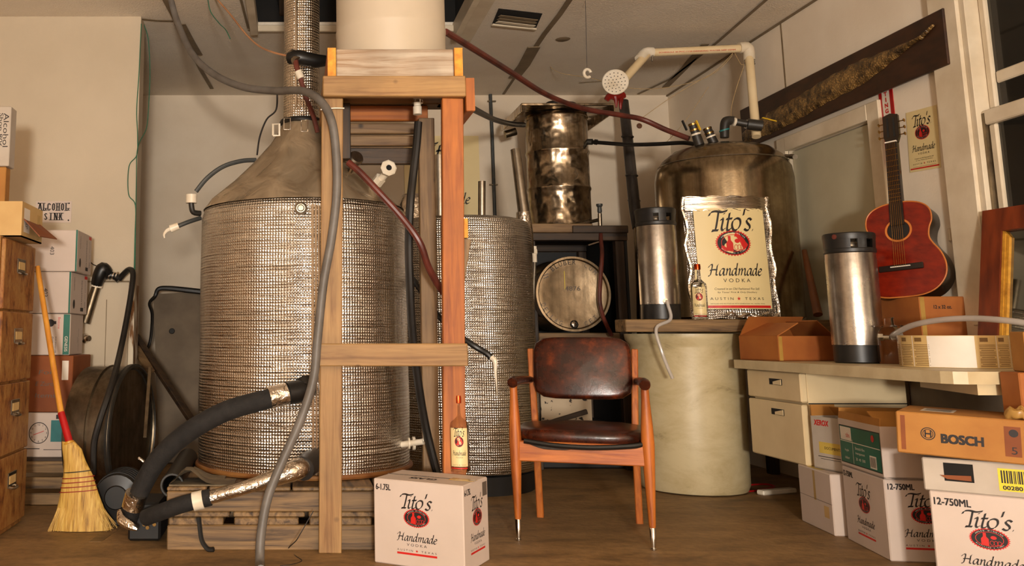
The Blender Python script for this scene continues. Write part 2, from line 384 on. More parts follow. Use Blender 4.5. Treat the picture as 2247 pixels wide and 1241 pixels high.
def solo(name, mb, mats, label=None, cat=None, group=None, kind=None, smooth=35, world_origin=False):
    """single-mesh thing; its origin goes to the middle of its base"""
    xs = [p[0] for p in mb.v]; ys = [p[1] for p in mb.v]; zs = [p[2] for p in mb.v]
    c = Vector(((min(xs) + max(xs)) / 2, (min(ys) + max(ys)) / 2, min(zs)))
    if world_origin: c = Vector((0, 0, 0))
    mb.v = [Vector(p) - c for p in mb.v]
    o = bpy.data.objects.new(name, mesh(name, mb, mats, smooth)); COL.objects.link(o); o.location = c; MW[o] = Matrix.Translation(c)
    return tag(o, label, cat, group, kind)
def struct(name, mb, mats, smooth=0): return solo(name, mb, mats, kind='structure', smooth=smooth, world_origin=True)

# ---------------------------------------------------------------- lettering: built-in face, and a broad-nib hand
TXT = {}
def text_shape(body):
    if body not in TXT:
        cu = bpy.data.curves.new('t', 'FONT'); cu.body = body; cu.align_x = 'CENTER'; cu.align_y = 'CENTER'; cu.resolution_u = 3
        o = bpy.data.objects.new('t', cu); COL.objects.link(o); dg = bpy.context.evaluated_depsgraph_get()
        me = bpy.data.meshes.new_from_object(o.evaluated_get(dg))
        vs = [v.co.copy() for v in me.vertices]; fs = [tuple(p.vertices) for p in me.polygons]
        bpy.data.objects.remove(o); bpy.data.curves.remove(cu); bpy.data.meshes.remove(me)
        if vs:
            x0, x1 = min(v.x for v in vs), max(v.x for v in vs); y0, y1 = min(v.y for v in vs), max(v.y for v in vs)
            vs = [((v.x - (x0 + x1) / 2), (v.y - (y0 + y1) / 2), 0) for v in vs]; TXT[body] = (vs, fs, x1 - x0, y1 - y0)
        else: TXT[body] = ([], [], 1, 1)
    return TXT[body]
def put(mb, vs, fs, fn): mb.add([fn(p[0], p[1], p[2]) for p in vs], fs)
def text(mb, fn, body, x, y, w=None, h=None, z=.0006, shear=0, rot=0, bold=0):
    if bold:
        for i in (-1, 0, 1):
            for j in (-1, 1): text(mb, fn, body, x + i * bold, y + j * bold * .7, w, h, z + .00005 * (i + j), shear, rot)
        return
    vs, fs, tw, th = text_shape(body); sx = w / tw if w else None; sy = h / th if h else None
    sx = sx or sy; sy = sy or sx; c, s_ = math.cos(rot), math.sin(rot); q = []
    for a, b, _ in vs:
        a2 = a * sx + b * sy * shear; b2 = b * sy; q.append((x + a2 * c - b2 * s_, y + a2 * s_ + b2 * c, z))
    put(mb, q, fs, fn)
GL = {'T': (.5, [[(0, .6), (.06, .74), (.25, .79), (.5, .75), (.74, .82)], [(.37, .77), (.36, .3), (.33, .03), (.2, -.02)], [(.2, 0), (.46, .01)]]),
 'i': (.23, [[(0, .4), (.07, .5), (.1, .4), (.08, .1), (.14, 0), (.24, .1)], [(.1, .66), (.14, .72)]]),
 't': (.26, [[(.12, .72), (.08, .1), (.14, 0), (.27, .1)], [(0, .46), (.26, .49)]]),
 'o': (.44, [[(.2, .5), (.05, .4), (.02, .2), (.12, .01), (.28, .05), (.38, .25), (.34, .45), (.2, .5)]]),
 "'": (.14, [[(.08, .9), (.04, .62)]]),
 's': (.36, [[(.3, .43), (.2, .5), (.08, .44), (.1, .33), (.24, .2), (.24, .06), (.12, 0), (0, .07)]]),
 '.': (.1, [[(.02, .02), (.05, .03)]]),
 'H': (.8, [[(-.06, .58), (.05, .76), (.2, .8), (.2, .4), (.15, .02), (.02, -.03)], [(.66, .84), (.58, .7), (.57, .3), (.58, .05), (.7, .04)], [(.08, .38), (.35, .43), (.62, .41)]]),
 'a': (.46, [[(.33, .46), (.2, .5), (.06, .36), (.02, .12), (.1, 0), (.24, .12), (.33, .44)], [(.34, .5), (.32, .12), (.37, 0), (.46, .08)]]),
 'n': (.48, [[(0, .42), (.08, .5), (.1, .3), (.07, 0)], [(.09, .28), (.22, .48), (.32, .46), (.32, .12), (.37, 0), (.47, .08)]]),
 'd': (.48, [[(.33, .44), (.2, .5), (.06, .36), (.02, .12), (.1, 0), (.24, .12), (.33, .44)], [(.3, .84), (.36, .86), (.33, .4), (.32, .1), (.37, 0), (.46, .08)]]),
 'm': (.74, [[(0, .42), (.08, .5), (.1, .3), (.07, 0)], [(.09, .28), (.22, .48), (.31, .46), (.31, .2), (.29, 0)], [(.31, .28), (.46, .48), (.56, .46), (.56, .12), (.61, 0), (.72, .08)]]),
 'e': (.36, [[(.05, .24), (.24, .29), (.3, .4), (.2, .5), (.06, .38), (.02, .16), (.12, 0), (.26, .04), (.34, .13)]])}
def script(mb, fn, word, cx, cy, w, nib=.085, shear=.22, z=.0006, sub=4):
    strokes = []; x = 0
    for ch in word:
        adv, st = GL[ch]
        for p in st: strokes.append([(x + a, b) for a, b in p])
        x += adv
    al = [(a + b * shear, b) for s_ in strokes for a, b in s_]; x0, x1 = min(p[0] for p in al), max(p[0] for p in al); k = w / (x1 - x0)
    nv = Vector((math.cos(.75), math.sin(.75))) * nib / 2
    for s_ in strokes:
        pts = [Vector((a + b * shear, b, 0)) for a, b in s_]
        if len(pts) > 2: pts, _ = spline(pts, [0] * len(pts), sub)
        vs, fs = [], []
        for i in range(len(pts) - 1):
            a, b = pts[i], pts[i + 1]; o = len(vs); d = (b - a).normalized(); pn = Vector((-d.y, d.x)) * .016
            for q in (a, b):
                for sg in (1, -1):
                    e = nv * sg + pn * (1 if nv.dot(pn) >= 0 else -1) * sg
                    vs.append(((q.x + e.x - (x0 + x1) / 2) * k + cx, (q.y + e.y - .4) * k + cy, z))
            fs.append((o, o + 1, o + 3, o + 2))
        put(mb, vs, fs, fn)
    return k
def rect(mb, fn, x, y, w, h, z=.0004, n=1):
    vs, fs = [], []
    for i in range(n + 1): vs += [(x - w / 2 + w * i / n, y - h / 2, z), (x - w / 2 + w * i / n, y + h / 2, z)]
    put(mb, vs, [(2 * i, 2 * i + 2, 2 * i + 3, 2 * i + 1) for i in range(n)], fn)
def oval(mb, fn, x, y, rx, ry, z, n=40, star=0):
    m = n * 2 if star else n
    vs = [(x + rx * math.cos(2 * math.pi * k / m) * (1 - star * (k % 2)), y + ry * math.sin(2 * math.pi * k / m) * (1 - star * (k % 2)), z) for k in range(m)]
    put(mb, vs, [tuple(range(m))], fn)
def ring(mb, fn, x, y, rx, ry, t_, z, n=40):
    vs = []
    for k in range(n):
        c, s_ = math.cos(2 * math.pi * k / n), math.sin(2 * math.pi * k / n); vs += [(x + rx * c, y + ry * s_, z), (x + (rx - t_) * c, y + (ry - t_) * s_, z)]
    put(mb, vs, [(2 * k, (2 * k + 2) % (2 * n), (2 * k + 3) % (2 * n), 2 * k + 1) for k in range(n)], fn)
def star5(mb, fn, x, y, r, z=.0006):
    vs = [(x + r * (1 if k % 2 == 0 else .4) * math.sin(math.pi * k / 5), y + r * (1 if k % 2 == 0 else .4) * math.cos(math.pi * k / 5), z) for k in range(10)]
    put(mb, vs, [tuple(range(10))], fn)
def brand_art(parent, fn, w, full=True, bar=True, local=False, detail=True):
    """printed design, w wide and centred on (0,0): name, oval emblem, HANDMADE line, VODKA, place line, red bar"""
    def line(nm, f): L = MB(); f(L); part(nm, L, 'ink_black', parent, local, 0)
    sb_ = 4 if detail else 2
    line('name_lettering', lambda L: script(L, fn, "Tito's.", 0, .50 * w, .64 * w, sub=sb_)); line('handmade_lettering', lambda L: script(L, fn, 'Handmade', 0, -.19 * w, .80 * w, .1, sub=sb_))
    line('vodka_lettering', lambda L: text(L, fn, 'V O D K A', 0, -.335 * w, .40 * w, .05 * w))
    if full and detail:
        line('slogan_lettering', lambda L: text(L, fn, 'Created in an Old Fashioned Pot Still', 0, -.45 * w, .66 * w, .03 * w, shear=.2))
        line('slogan_lettering', lambda L: text(L, fn, "by Texas' First & Only Distillery", 0, -.50 * w, .58 * w, .03 * w, shear=.2))
        line('maker_lettering', lambda L: text(L, fn, 'DISTILLED AND BOTTLED BY FIFTH GENERATION, INC. AUSTIN, TEXAS', 0, -.655 * w, .8 * w, .016 * w))
    ya = -.585 * w if full else -.445 * w
    line('place_lettering', lambda L: text(L, fn, 'A U S T I N', -.24 * w, ya, .32 * w, .036 * w)); line('place_lettering', lambda L: text(L, fn, 'T E X A S', .24 * w, ya, .30 * w, .036 * w))
    E_ = MB(); rx, ry, y = .27 * w, .185 * w, .185 * w
    E_.cur = 0; oval(E_, fn, 0, y, rx, ry, .0004, 36, .09); E_.cur = 1; oval(E_, fn, 0, y, rx * .87, ry * .87, .0007, 40)
    E_.cur = 0; ring(E_, fn, 0, y, rx * .68, ry * .66, .008 * w, .001)
    bt = [(-.1, -.11), (.0, -.11), (.0, 0), (-.03, .04), (-.03, .1), (-.07, .1), (-.07, .04), (-.1, 0)]
    put(E_, [(a * w - .01 * w, y + b * w, .001) for a, b in bt], [tuple(range(8))], fn)
    oval(E_, fn, .055 * w, y + .03 * w, .04 * w, .03 * w, .001, 16)
    for a in (.03, .08, .125): ring(E_, fn, a * w, y - .06 * w, .03 * w, .04 * w, .007 * w, .001, 16)
    if detail:
        E_.cur = 2
        for k, ch in enumerate('AWARD WINNING'): 
            if ch != ' ':
                a = math.radians(145 - 110 * k / 12); text(E_, fn, ch, rx * .775 * math.cos(a), y + ry * .765 * math.sin(a), None, .02 * w, .001, 0, a - math.pi / 2)
        for k, ch in enumerate('DISTILLED 6 TIMES'):
            if ch != ' ':
                a = math.radians(215 + 110 * k / 16); text(E_, fn, ch, rx * .775 * math.cos(a), y + ry * .765 * math.sin(a), None, .018 * w, .001, 0, a + math.pi / 2)
    part('emblem', E_, ['ink_red', 'ink_black', 'paper_white'], parent, local, 0)
    S5 = MB(); star5(S5, fn, 0, ya, .03 * w); part('star', S5, 'ink_red', parent, local, 0)
    if bar:
        B = MB(); rect(B, fn, 0, (-.695 if full else -.51) * w, (1.0 if full else .8) * w, (.035 if full else .04) * w, .0005, 8); part('red_bar', B, 'ink_red', parent, local, 0)
def plane_fn(M): return lambda x, y, z: M @ Vector((x, y, z))
# ================================================================ THE SETTING
H, XR, YB, YL = 2.85, 3.1, 7.4, 5.5
def sroot(name):
    o = bpy.data.objects.new(name, None); COL.objects.link(o); MW[o] = Matrix.Identity(4); return tag(o, kind='structure')
def bx(x0, x1, y0, y1, z0, z1, mb=None, bev=0):
    mb = mb or MB(); return mb.box(((x0 + x1) / 2, (y0 + y1) / 2, (z0 + z1) / 2), (x1 - x0, y1 - y0, z1 - z0), None, bev)
struct('floor', bx(-4.3, 3.3, -3.5, 7.5, -.1, 0), 'concrete')
hx0, hx1, hy0, hy1 = -.27, 1.05, 4.3, 5.77
m = bx(-4.3, hx0, -3.5, 7.5, H, H + .06); bx(hx1, 3.3, -3.5, 7.5, H, H + .06, m); bx(hx0, hx1, -3.5, hy0, H, H + .06, m); bx(hx0, hx1, hy1, 7.5, H, H + .06, m)
ceiling = struct('ceiling', m, 'ceiling_texture')
# attic hatch above the still
m = bx(hx0 - .05, hx0, hy0, hy1, H + .06, H + .8); bx(hx1, hx1 + .05, hy0, hy1, H + .06, H + .8, m); bx(hx0, hx1, hy1, hy1 + .05, H + .06, H + .8, m); bx(hx0, hx1, hy0 - .05, hy0, H + .06, H + .8, m); bx(hx0 - .05, hx1 + .05, hy0 - .05, hy1 + .05, H + .8, H + .85, m)
part('attic_shaft', m, 'dark_void', ceiling, smooth=0)
for nm, b in (('hatch_trim', (hx0 - .03, hx1, hy1 - .03, hy1 + .0, H - .012, H + .03)), ('hatch_trim', (hx0 - .03, hx0 + .02, hy0, hy1, H - .03, H + .05)), ('hatch_trim', (hx1 - .02, hx1 + .02, hy0, hy1, H - .06, H + .05)), ('hatch_board', (hx1 + .02, hx1 + .13, hy0, hy1 + .16, H - .018, H - .002)), ('joist', (hx0 + .16, hx0 + .2, hy0, hy1, H + .1, H + .25))):
    part(nm, bx(*b, bev=.003), 'dark_timber_y' if nm == 'joist' else 'white_trim', ceiling, smooth=0)
def seam(pts, w, th=.004):
    m = MB(); q = [G(u, v, H) for u, v in pts]
    for a, b in zip(q, q[1:]):
        d = (b - a).normalized(); s_ = Vector((-d.y, d.x, 0)) * w / 2
        m.slab([a - s_ + Vector((0, 0, -th)), a + s_ + Vector((0, 0, -th)), b + s_ + Vector((0, 0, -th)), b - s_ + Vector((0, 0, -th))], th * .9)
    part('seam_tape', m, 'seam_tape', ceiling, smooth=0)
seam([(1255, -10), (1228, 30), (1195, 72), (1168, 112)], .035); seam([(1172, 100), (1150, 140), (1128, 168)], .085, .007); seam([(1135, 160), (1105, 205)], .02)
seam([(1690, -10), (1575, 90), (1470, 172), (1400, 205)], .02); seam([(1548, 95), (1500, 150), (1460, 190)], .05)
seam([(360, -6), (400, 70), (440, 150), (465, 193)], .03); seam([(395, 50), (418, 92), (434, 118)], .07, .006); seam([(528, -6), (545, 60)], .015); seam([(545, 63), (552, 66), (800, 72)], .014)
seam([(312, 40), (345, 43), (380, 44)], .02); seam([(1270, 180), (1322, 176)], .008)
# old register cut into the ceiling
a, b, c, d = (G(u, v, H) for u, v in ((1094, 18), (1190, 29), (1176, 61), (1080, 51)))
m = MB(); m.slab([p + Vector((0, 0, -.004)) for p in (a, b, c, d)], .003); part('vent_recess', m, 'dark_void', ceiling, smooth=0)
for k in range(3):
    t0 = .38 + .2 * k; p = a.lerp(d, t0); q = b.lerp(c, t0); m = MB(); m.bar(p + Vector((.02, 0, -.012)), q + Vector((-.02, 0, -.012)), .035, .004, .001); part('louver', m, 'seam_tape' if k < 2 else 'white_trim', ceiling, smooth=0)
m = MB(); m.bar(d + Vector((0, 0, -.01)), c + Vector((0, 0, -.01)), .022, .012, .002); part('vent_lip', m, 'white_trim', ceiling)
sp = G(1235, 86, H); m = MB(); m.lathe([(.0, -.004), (.045, -.003), (.05, -.0005)], Matrix.Translation(sp), 14); part('stain_patch', m, 'seam_tape', ceiling)
# walls
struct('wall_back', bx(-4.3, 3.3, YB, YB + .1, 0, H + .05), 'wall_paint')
wl = struct('wall_left', bx(-4.3, -.975, YL, YL + .14, 0, H + .05), 'wall_paint_shaded')
part('corner_strip', bx(-1.0, -.97, YL - .006, YL + .146, .45, 1.17), 'peeling', wl, smooth=0)
part('splash_panel', bx(-1.45, -1.0, YL - .03, YL - .002, .55, 1.185, bev=.004), 'wall_paint_shaded', wl, smooth=0)
part('crack_line', bx(-1.45, -1.0, YL - .034, YL - .028, 1.184, 1.192), 'seam_tape', wl, smooth=0)
part('panel_joint', bx(-1.133, -1.129, YL - .033, YL - .029, .62, 1.08), 'seam_tape', wl, smooth=0)
struct('wall_side', bx(-4.3, -4.2, -3.5, YL, 0, H + .05), 'wall_paint')
struct('wall_front', bx(-4.3, 3.3, -3.6, -3.5, 0, H + .05), 'wall_paint')
dy0, dy1, dz = 4.80, 5.63, 2.015
wy0, wy1, wz0, wz1 = 2.75, 4.06, .95, 2.74
m = bx(XR, XR + .12, dy1, YB + .1, 0, H + .05); bx(XR, XR + .12, dy0, dy1, dz, H + .05, m); bx(XR, XR + .12, wy1, dy0, 0, H + .05, m)
bx(XR, XR + .12, wy0, wy1, 0, wz0, m); bx(XR, XR + .12, wy0, wy1, wz1, H + .05, m); bx(XR, XR + .12, -3.5, wy0, 0, H + .05, m)
wr = struct('wall_right', m, 'wall_paint_lit')
for y in (5.6,): part('board_seam', bx(XR - .003, XR, y - .006, y + .006, 2.3, H), 'seam_tape', wr, smooth=0)
m = MB(); a = Wl(1475, 212, XR); part('cove_crack', bx(XR - .012, XR, 4.0, YB, H - .012, H - .001), 'seam_tape', wr, smooth=0)
# door in the right wall
dr = sroot('door_1')
part('door_leaf', bx(XR + .02, XR + .06, dy0 + .004, dy1 - .004, .008, dz - .006, bev=.003), 'door_paint', dr, smooth=0)
for b in ((XR - .022, XR, dy0 - .10, dy0, 0, dz + .09), (XR - .022, XR, dy1, dy1 + .10, 0, dz + .09), (XR - .024, XR, dy0, dy1, dz, dz + .088)): part('door_trim', bx(*b, bev=.003), 'white_trim', dr, smooth=0)
for b in ((XR, XR + .1, dy0 - .02, dy0, 0, dz), (XR, XR + .1, dy1, dy1 + .02, 0, dz), (XR, XR + .1, dy0, dy1, dz, dz + .02)): part('door_jamb', bx(*b), 'white_trim', dr, smooth=0)
# window in the right wall
wn = sroot('window_1')
part('casing', bx(XR - .035, XR, wy1, wy1 + .185, .62, H - .002, bev=.004), 'white_trim', wn, smooth=0)
part('casing', bx(XR - .03, XR, wy0 - .15, wy0, .7, H - .002, bev=.004), 'white_trim', wn, smooth=0)
part('casing', bx(XR - .03, XR, wy0, wy1, wz1, H - .002, bev=.004), 'white_trim', wn, smooth=0)
part('window_sill', bx(XR - .08, XR + .1, wy0 - .1, wy1 + .05, wz0 - .04, wz0, bev=.006), 'white_trim', wn, smooth=0)
part('jamb', bx(XR - .02, XR + .1, wy1 - .035, wy1, wz0, wz1, bev=.003), 'white_trim', wn, smooth=0)
part('jamb', bx(XR - .02, XR + .1, wy0, wy0 + .035, wz0, wz1, bev=.003), 'white_trim', wn, smooth=0)
part('track_strip', bx(XR + .0, XR + .02, wy1 - .055, wy1 - .036, wz0, 1.86), 'steel_dark', wn, smooth=0)
zr = 1.86
for nm, b in (('sash_rail', (XR + .0, XR + .035, wy0 + .035, wy1 - .036, zr - .055, zr + .012)), ('sash_stile', (XR + .012, XR + .045, wy1 - .095, wy1 - .056, wz0, zr - .056)), ('sash_rail', (XR + .012, XR + .045, wy0 + .04, wy1 - .1, wz0 + .001, wz0 + .06)),
              ('sash_stile', (XR + .04, XR + .075, wy1 - .075, wy1 - .036, zr + .02, wz1)), ('sash_rail', (XR + .05, XR + .08, wy0 + .04, wy1 - .08, zr + .13, zr + .185)), ('sash_rail', (XR + .04, XR + .075, wy0 + .04, wy1 - .08, wz1 - .06, wz1 - .001))):
    part(nm, bx(*b, bev=.006), 'white_trim', wn, smooth=0)
part('pane', bx(XR + .026, XR + .03, wy0 + .04, wy1 - .096, wz0 + .06, zr - .056), 'pane_glass', wn, smooth=0)
part('pane', bx(XR + .056, XR + .06, wy0 + .04, wy1 - .076, zr + .013, wz1 - .06), 'pane_glass', wn, smooth=0)
m = MB(); m.tube([(XR - .01, wy1 - .03, zr - .02)] + [(XR - .01, wy1 - .03, zr - .02 - .075 * k) for k in range(1, 10)], .004, 6, 1); part('sash_chain', m, 'black', wn)
# ================================================================ THE STILL, ITS PALLETS AND THE TIMBER STAND
def Zm(x, y, z): return Matrix.Translation((x, y, z))
T1 = Vector((.037, 4.56, .25)); R1 = .51
tk = thing('still_tank', 'large foil-wrapped still with a cone top and tall foil column, standing on pallets', 'tank', T1)
m = MB(); m.lathe([(R1 - .03, 0), (R1 - .004, .008), (R1, .03), (R1 + .004, .3), (R1, .6), (R1 + .003, .9), (R1, 1.19), (R1 - .012, 1.23), (R1 - .04, 1.255)], Zm(*T1), 72, True, True)
body = part('tank_body', m, 'foil_tank', tk)
m = MB()
for k in range(3):
    a = math.radians(-86 + 1.6 * k); m.tube([(T1.x + (R1 + .006) * math.cos(a), T1.y + (R1 + .006) * math.sin(a), T1.z + z + random.uniform(-.01, .01)) for z in (.03, .3, .6, .9, 1.2)], [.007, .005, .006, .005, .007], 6, 3)
part('foil_seam', m, 'foil_plain', tk)
m = MB(); m.torus((T1.x, T1.y, T1.z + .012), R1 + .004, .012, n=64); part('base_hoop', m, 'rust_cabinet', tk)
# wrapped cone: faceted film stretched from the shoulder to the neck
m = MB(); prof = [(R1 - .006, 1.235), (.47, 1.27), (.36, 1.365), (.25, 1.475), (.165, 1.575), (.115, 1.655), (.1, 1.70)]
cols = 40; vs = []
for i, (r, z) in enumerate(prof):
    for k in range(cols):
        a = 2 * math.pi * k / cols; w = 1 + (.035 * math.sin(a * 9 + i * .3) + .02 * math.sin(a * 4)) * (0 if i == 0 else 1); vs.append((T1.x + r * w * math.cos(a), T1.y + r * w * math.sin(a), T1.z + z))
m.add(vs, [(i * cols + k, i * cols + (k + 1) % cols, (i + 1) * cols + (k + 1) % cols, (i + 1) * cols + k) for i in range(len(prof) - 1) for k in range(cols)])
part('cone_wrap', m, 'plastic_film', tk, smooth=60)
cxn = T1.x - .008
m = MB(); m.lathe([(.098, 1.66), (.095, 1.8), (.092, 2.1), (.094, 2.5), (.092, 3.3)], Zm(cxn, T1.y, T1.z), 40, True, True); colm = part('column', m, 'foil_column', tk)
m = MB(); m.tube([(cxn - .03, T1.y - .092, T1.z + z) for z in (1.75, 2.2, 2.7, 3.2)], .006, 6, 2); part('column_seam', m, 'foil_plain', colm)
m = MB(); m.torus((cxn, T1.y, T1.z + 1.695), .1, .014, n=32); nk = part('neck_clamp', m, 'black_rubber', tk)
for px, pv, cm in ((606, 285, 'white_plastic'), (630, 272, 'chrome'), (668, 276, 'chrome')):
    c = P(px, pv, 4.42); m = MB(); q = [(-.016, -.028), (-.016, .028), (.016, .03), (.016, -.028)]
    m.tube([c + Vector((a, 0, b)) for a, b in q] + [c + Vector(q[0]).to_3d() * 0 + Vector((q[0][0], 0, q[0][1]))], .006 if cm == 'white_plastic' else .003, 6, 1, smooth=False); part('clamp_loop', m, cm, nk)
# fittings on the body
c = P(660, 457, 4.04); m = MB(); m.lathe([(.0, .028), (.012, .028), (.016, .02), (.03, .014), (.03, 0)], frame(c + Vector((0, .01, 0)), (0, -1, 0)), 20); m.torus(c + Vector((0, -.012, 0)), .018, .004, (0, 1, 0), 18, 6); part('port_cap', m, 'steel_pipe', tk)
m = MB(); a = P(905, 972, 4.3); b = P(930, 968, 4.25); m.cyl(P(880, 975, 4.32), b, .014, n=12); m.cyl(a + Vector((.0, 0, 0)), a + Vector((.012, 0, 0)), .03, n=16); m.cyl(a + Vector((-.02, 0, 0)), a + Vector((-.012, 0, 0)), .026, n=16); vv = part('drain_valve', m, 'white_plastic', tk)
m = MB(); m.bar(b, P(931, 905, 4.25), .012, .007, .002); part('valve_lever', m, 'steel_pipe', vv)
def fitting(name, pts, r, mt, parent, n=14, sub=4): m = MB(); m.tube(pts, r, n, sub); return part(name, m, mt, parent)
f1 = fitting('upper_spout', PP((440, 468, 4.6), (424, 465, 4.58), (420, 450, 4.57), (420, 440, 4.57)), .014, 'black_pvc', tk)
m = MB(); c = P(420, 436, 4.57); m.cyl(c + Vector((0, 0, -.022)), c + Vector((0, 0, .022)), .028, n=20); part('white_cap', m, 'white_plastic', f1)
f2 = fitting('lower_spout', PP((440, 478, 4.56), (415, 486, 4.52), (390, 496, 4.5)), .011, 'blue_hose', tk)
m = MB(); m.cyl(P(392, 495, 4.5), P(374, 502, 4.5), .018, .02, 16); m.tube(PP((374, 502, 4.5), (366, 506, 4.5), (360, 514, 4.5), (361, 522, 4.5)), [.012, .009, .006, .003], 8); part('white_nozzle', m, 'white_plastic', f2)
# thermometer port and gauge on the cone
g = thing('pressure_gauge', 'white dial gauge on a short stem rising from the still cone', 'gauge', P(835, 405, 4.35))
c = P(852, 369, 4.28); m = MB(); m.cyl(P(820, 412, 4.37), c + Vector((0, .012, -.01)), .018, n=12); m.cyl(P(826, 402, 4.36), P(836, 389, 4.33), .028, n=6); part('stem', m, 'white_plastic', g)
m = MB(); M = frame(c, (.18, -1, .1)); m.lathe([(.0, -.016), (.034, -.016), (.04, -.006), (.04, .008), (.034, .012), (0, .012)], M, 8); part('gauge_case', m, 'white_plastic', g)
m = MB(); m.lathe([(.0, .0), (.014, .0)], M @ Zm(0, 0, .0125), 16); part('dial_hub', m, 'black', g)
g = thing('valve_knob', 'steel round knob on the still cone beside the timber post', 'knob', P(778, 355, 4.3)); c = P(780, 348, 4.28)
m = MB(); m.lathe([(0, .02), (.03, .02), (.036, .012), (.036, -.006), (.012, -.01), (.012, -.05)], frame(c, (.35, -.8, .35)), 20); part('knob', m, 'steel_pipe', g)
m = MB(); m.cyl(c + Vector((-.01, .02, -.03)), c + Vector((-.05, .1, -.1)), .012, n=10); part('stem', m, 'steel_pipe', g)
# side arm on the column with black tape
g = thing('column_side_arm', 'black taped pipe arm fixed across the foil column beside the timber stand', 'pipe', P(660, 130, 4.44))
m = MB(); m.tube(PP((634, 128, 4.42), (655, 126, 4.4), (690, 133, 4.42), (718, 133, 4.45)), [.03, .038, .036, .025], 14); part('taped_pipe', m, 'black_plastic', g)
m = MB(); m.cyl(P(640, 118, 4.42), P(654, 136, 4.38), .028, n=14); part('metal_collar', m, 'steel_pipe', g)
m = MB(); m.tube(PP((648, 130, 4.38), (652, 150, 4.36), (660, 175, 4.36), (672, 215, 4.38), (688, 255, 4.4), (697, 290, 4.42)), [.014, .014, .012, .012, .012, .012], 10); dh = part('down_hose', m, 'red_hose', g)
m = MB(); m.cyl(P(654, 156, 4.355), P(661, 172, 4.355), .019, n=12); part('white_coupling', m, 'white_plastic', dh)
# second tank
T2 = Vector((.985, 5.55, .0)); R2 = .44
tk2 = thing('insulated_tank', 'second foil-wrapped round tank behind the timber stand', 'tank', T2)
m = MB(); m.lathe([(R2 - .06, .10), (R2 - .015, .115), (R2, .16), (R2 + .003, .5), (R2, .9), (R2 + .002, 1.3), (R2, 1.5), (R2 - .015, 1.535), (R2 - .05, 1.55), (0, 1.6)], Zm(*T2), 64, True, True); part('tank_body', m, 'foil_tank', tk2)
m = MB(); m.lathe([(R2 - .03, 0), (R2 - .03, .1)], Zm(*T2), 32); part('tank_base', m, 'black', tk2)
m = MB(); a = P(1056, 470, 5.5); m.cyl((a.x, 5.5, 1.5), (a.x + .01, 5.5, 1.80), .023, n=16); part('vent_stub', m, 'steel_pipe', tk2)
m = MB(); a = P(905, 445, 5.45); m.lathe([(.09, 0), (.085, .12), (.06, .18)], Zm(a.x, 5.45, 1.53), 16); part('foil_bundle', m, 'foil_wrap', tk2)
m = MB(); a = P(965, 420, 5.5); m.lathe([(.05, 0), (.05, .4)], Zm(a.x, 5.5, 1.56), 16); part('riser', m, 'steel_pipe', tk2)
# slanting steel arm with a foil boot, beside the second tank
g = thing('slanting_steel_pipe', 'slanting bare steel pipe with a foil boot at its foot, beside the dented drum', 'pipe', P(1157, 560, 5.6))
m = MB(); m.cyl(P(1131, 328, 5.65), P(1150, 470, 5.6), .031, .036, 20); part('pipe', m, 'steel_pipe', g)
m = MB(); m.tube(PP((1148, 465, 5.6), (1152, 510, 5.6), (1156, 556, 5.6)), [.042, .05, .044], 14); part('foil_boot', m, 'foil_wrap', g)
m = MB(); m.tube(PP((1156, 556, 5.6), (1150, 600, 5.6), (1155, 680, 5.6), (1165, 760, 5.6), (1172, 850, 5.6), (1172, 1010, 5.6)), [.035, .03, .026, .02, .014, .012], 10); part('foil_tail', m, 'foil_wrap', g)
g = thing('pipe_union', 'small white pipe union and thin steel drop pipe beside the foil boot', 'pipe', P(1172, 560, 5.75))
m = MB(); m.cyl(P(1172, 540, 5.75), P(1173, 575, 5.75), .016, n=10); m.cyl(P(1166, 552, 5.75), P(1177, 551, 5.75), .022, n=10); part('union', m, 'white_plastic', g)
m = MB(); m.tube(PP((1174, 575, 5.75), (1171, 700, 5.75), (1180, 900, 5.75), (1182, 1060, 5.75)), .009, 8); part('drop_pipe', m, 'steel_pipe', g)
# pallets
def plank(name, b, mt, parent, bev=.004): return part(name, bx(*b, bev=bev), mt, parent, smooth=0)
lo = thing('timber_pallet', 'lower timber pallet on the concrete floor under the still', 'pallet', (0, 4.5, 0))
for y in (3.9, 4.42, 4.97): plank('stringer', (-.53, .5, y, y + .04, 0, .098), 'pallet_x', lo)
x = -.525
for w in (.27, .31, .30, .12):
    plank('deck_board', (x, x + w - .045, 3.902, 5.0, .098, .128), 'pallet_y', lo); plank('deck_board', (x - .004, x + w - .02, 3.91, 5.0, .1285, .15), 'pallet_y', lo); x += w
up = thing('timber_pallet', 'upper timber pallet stacked right under the foil-wrapped still', 'pallet', (0, 4.5, .151))
for y in (3.905, 4.42, 4.97): plank('stringer', (-.535, .5, y, y + .045, .151, .232), 'pallet_x', up)
for k in range(6): plank('deck_board', (-.535 + .173 * k, -.535 + .173 * k + .165, 3.908, 5.02, .2325, .249), 'pallet_y', up)
m = MB(); m.tube([(-.40, 3.895, .13), (-.395, 3.893, .09), (-.385, 3.888, .04), (-.36, 3.88, .01), (-.335, 3.87, .01)], .01, 6); solo('tar_drip', m, 'black', 'black tar drip running down the pallet front', 'drip')
m = MB(); n_ = 10; vs = []
for i in range(n_ + 1):
    for j in range(n_ + 1):
        a, b = i / n_, j / n_; vs.append((-.53 + .22 * a, 3.93 + .25 * b, .2555 + .075 * math.exp(-((a - .35) / .25) ** 2) * (1 - b * .5) * (.8 + .2 * math.sin(9 * b)) * min(1, 6 * (1 - a) * 1.0) * min(1, 5 * a + .15)))
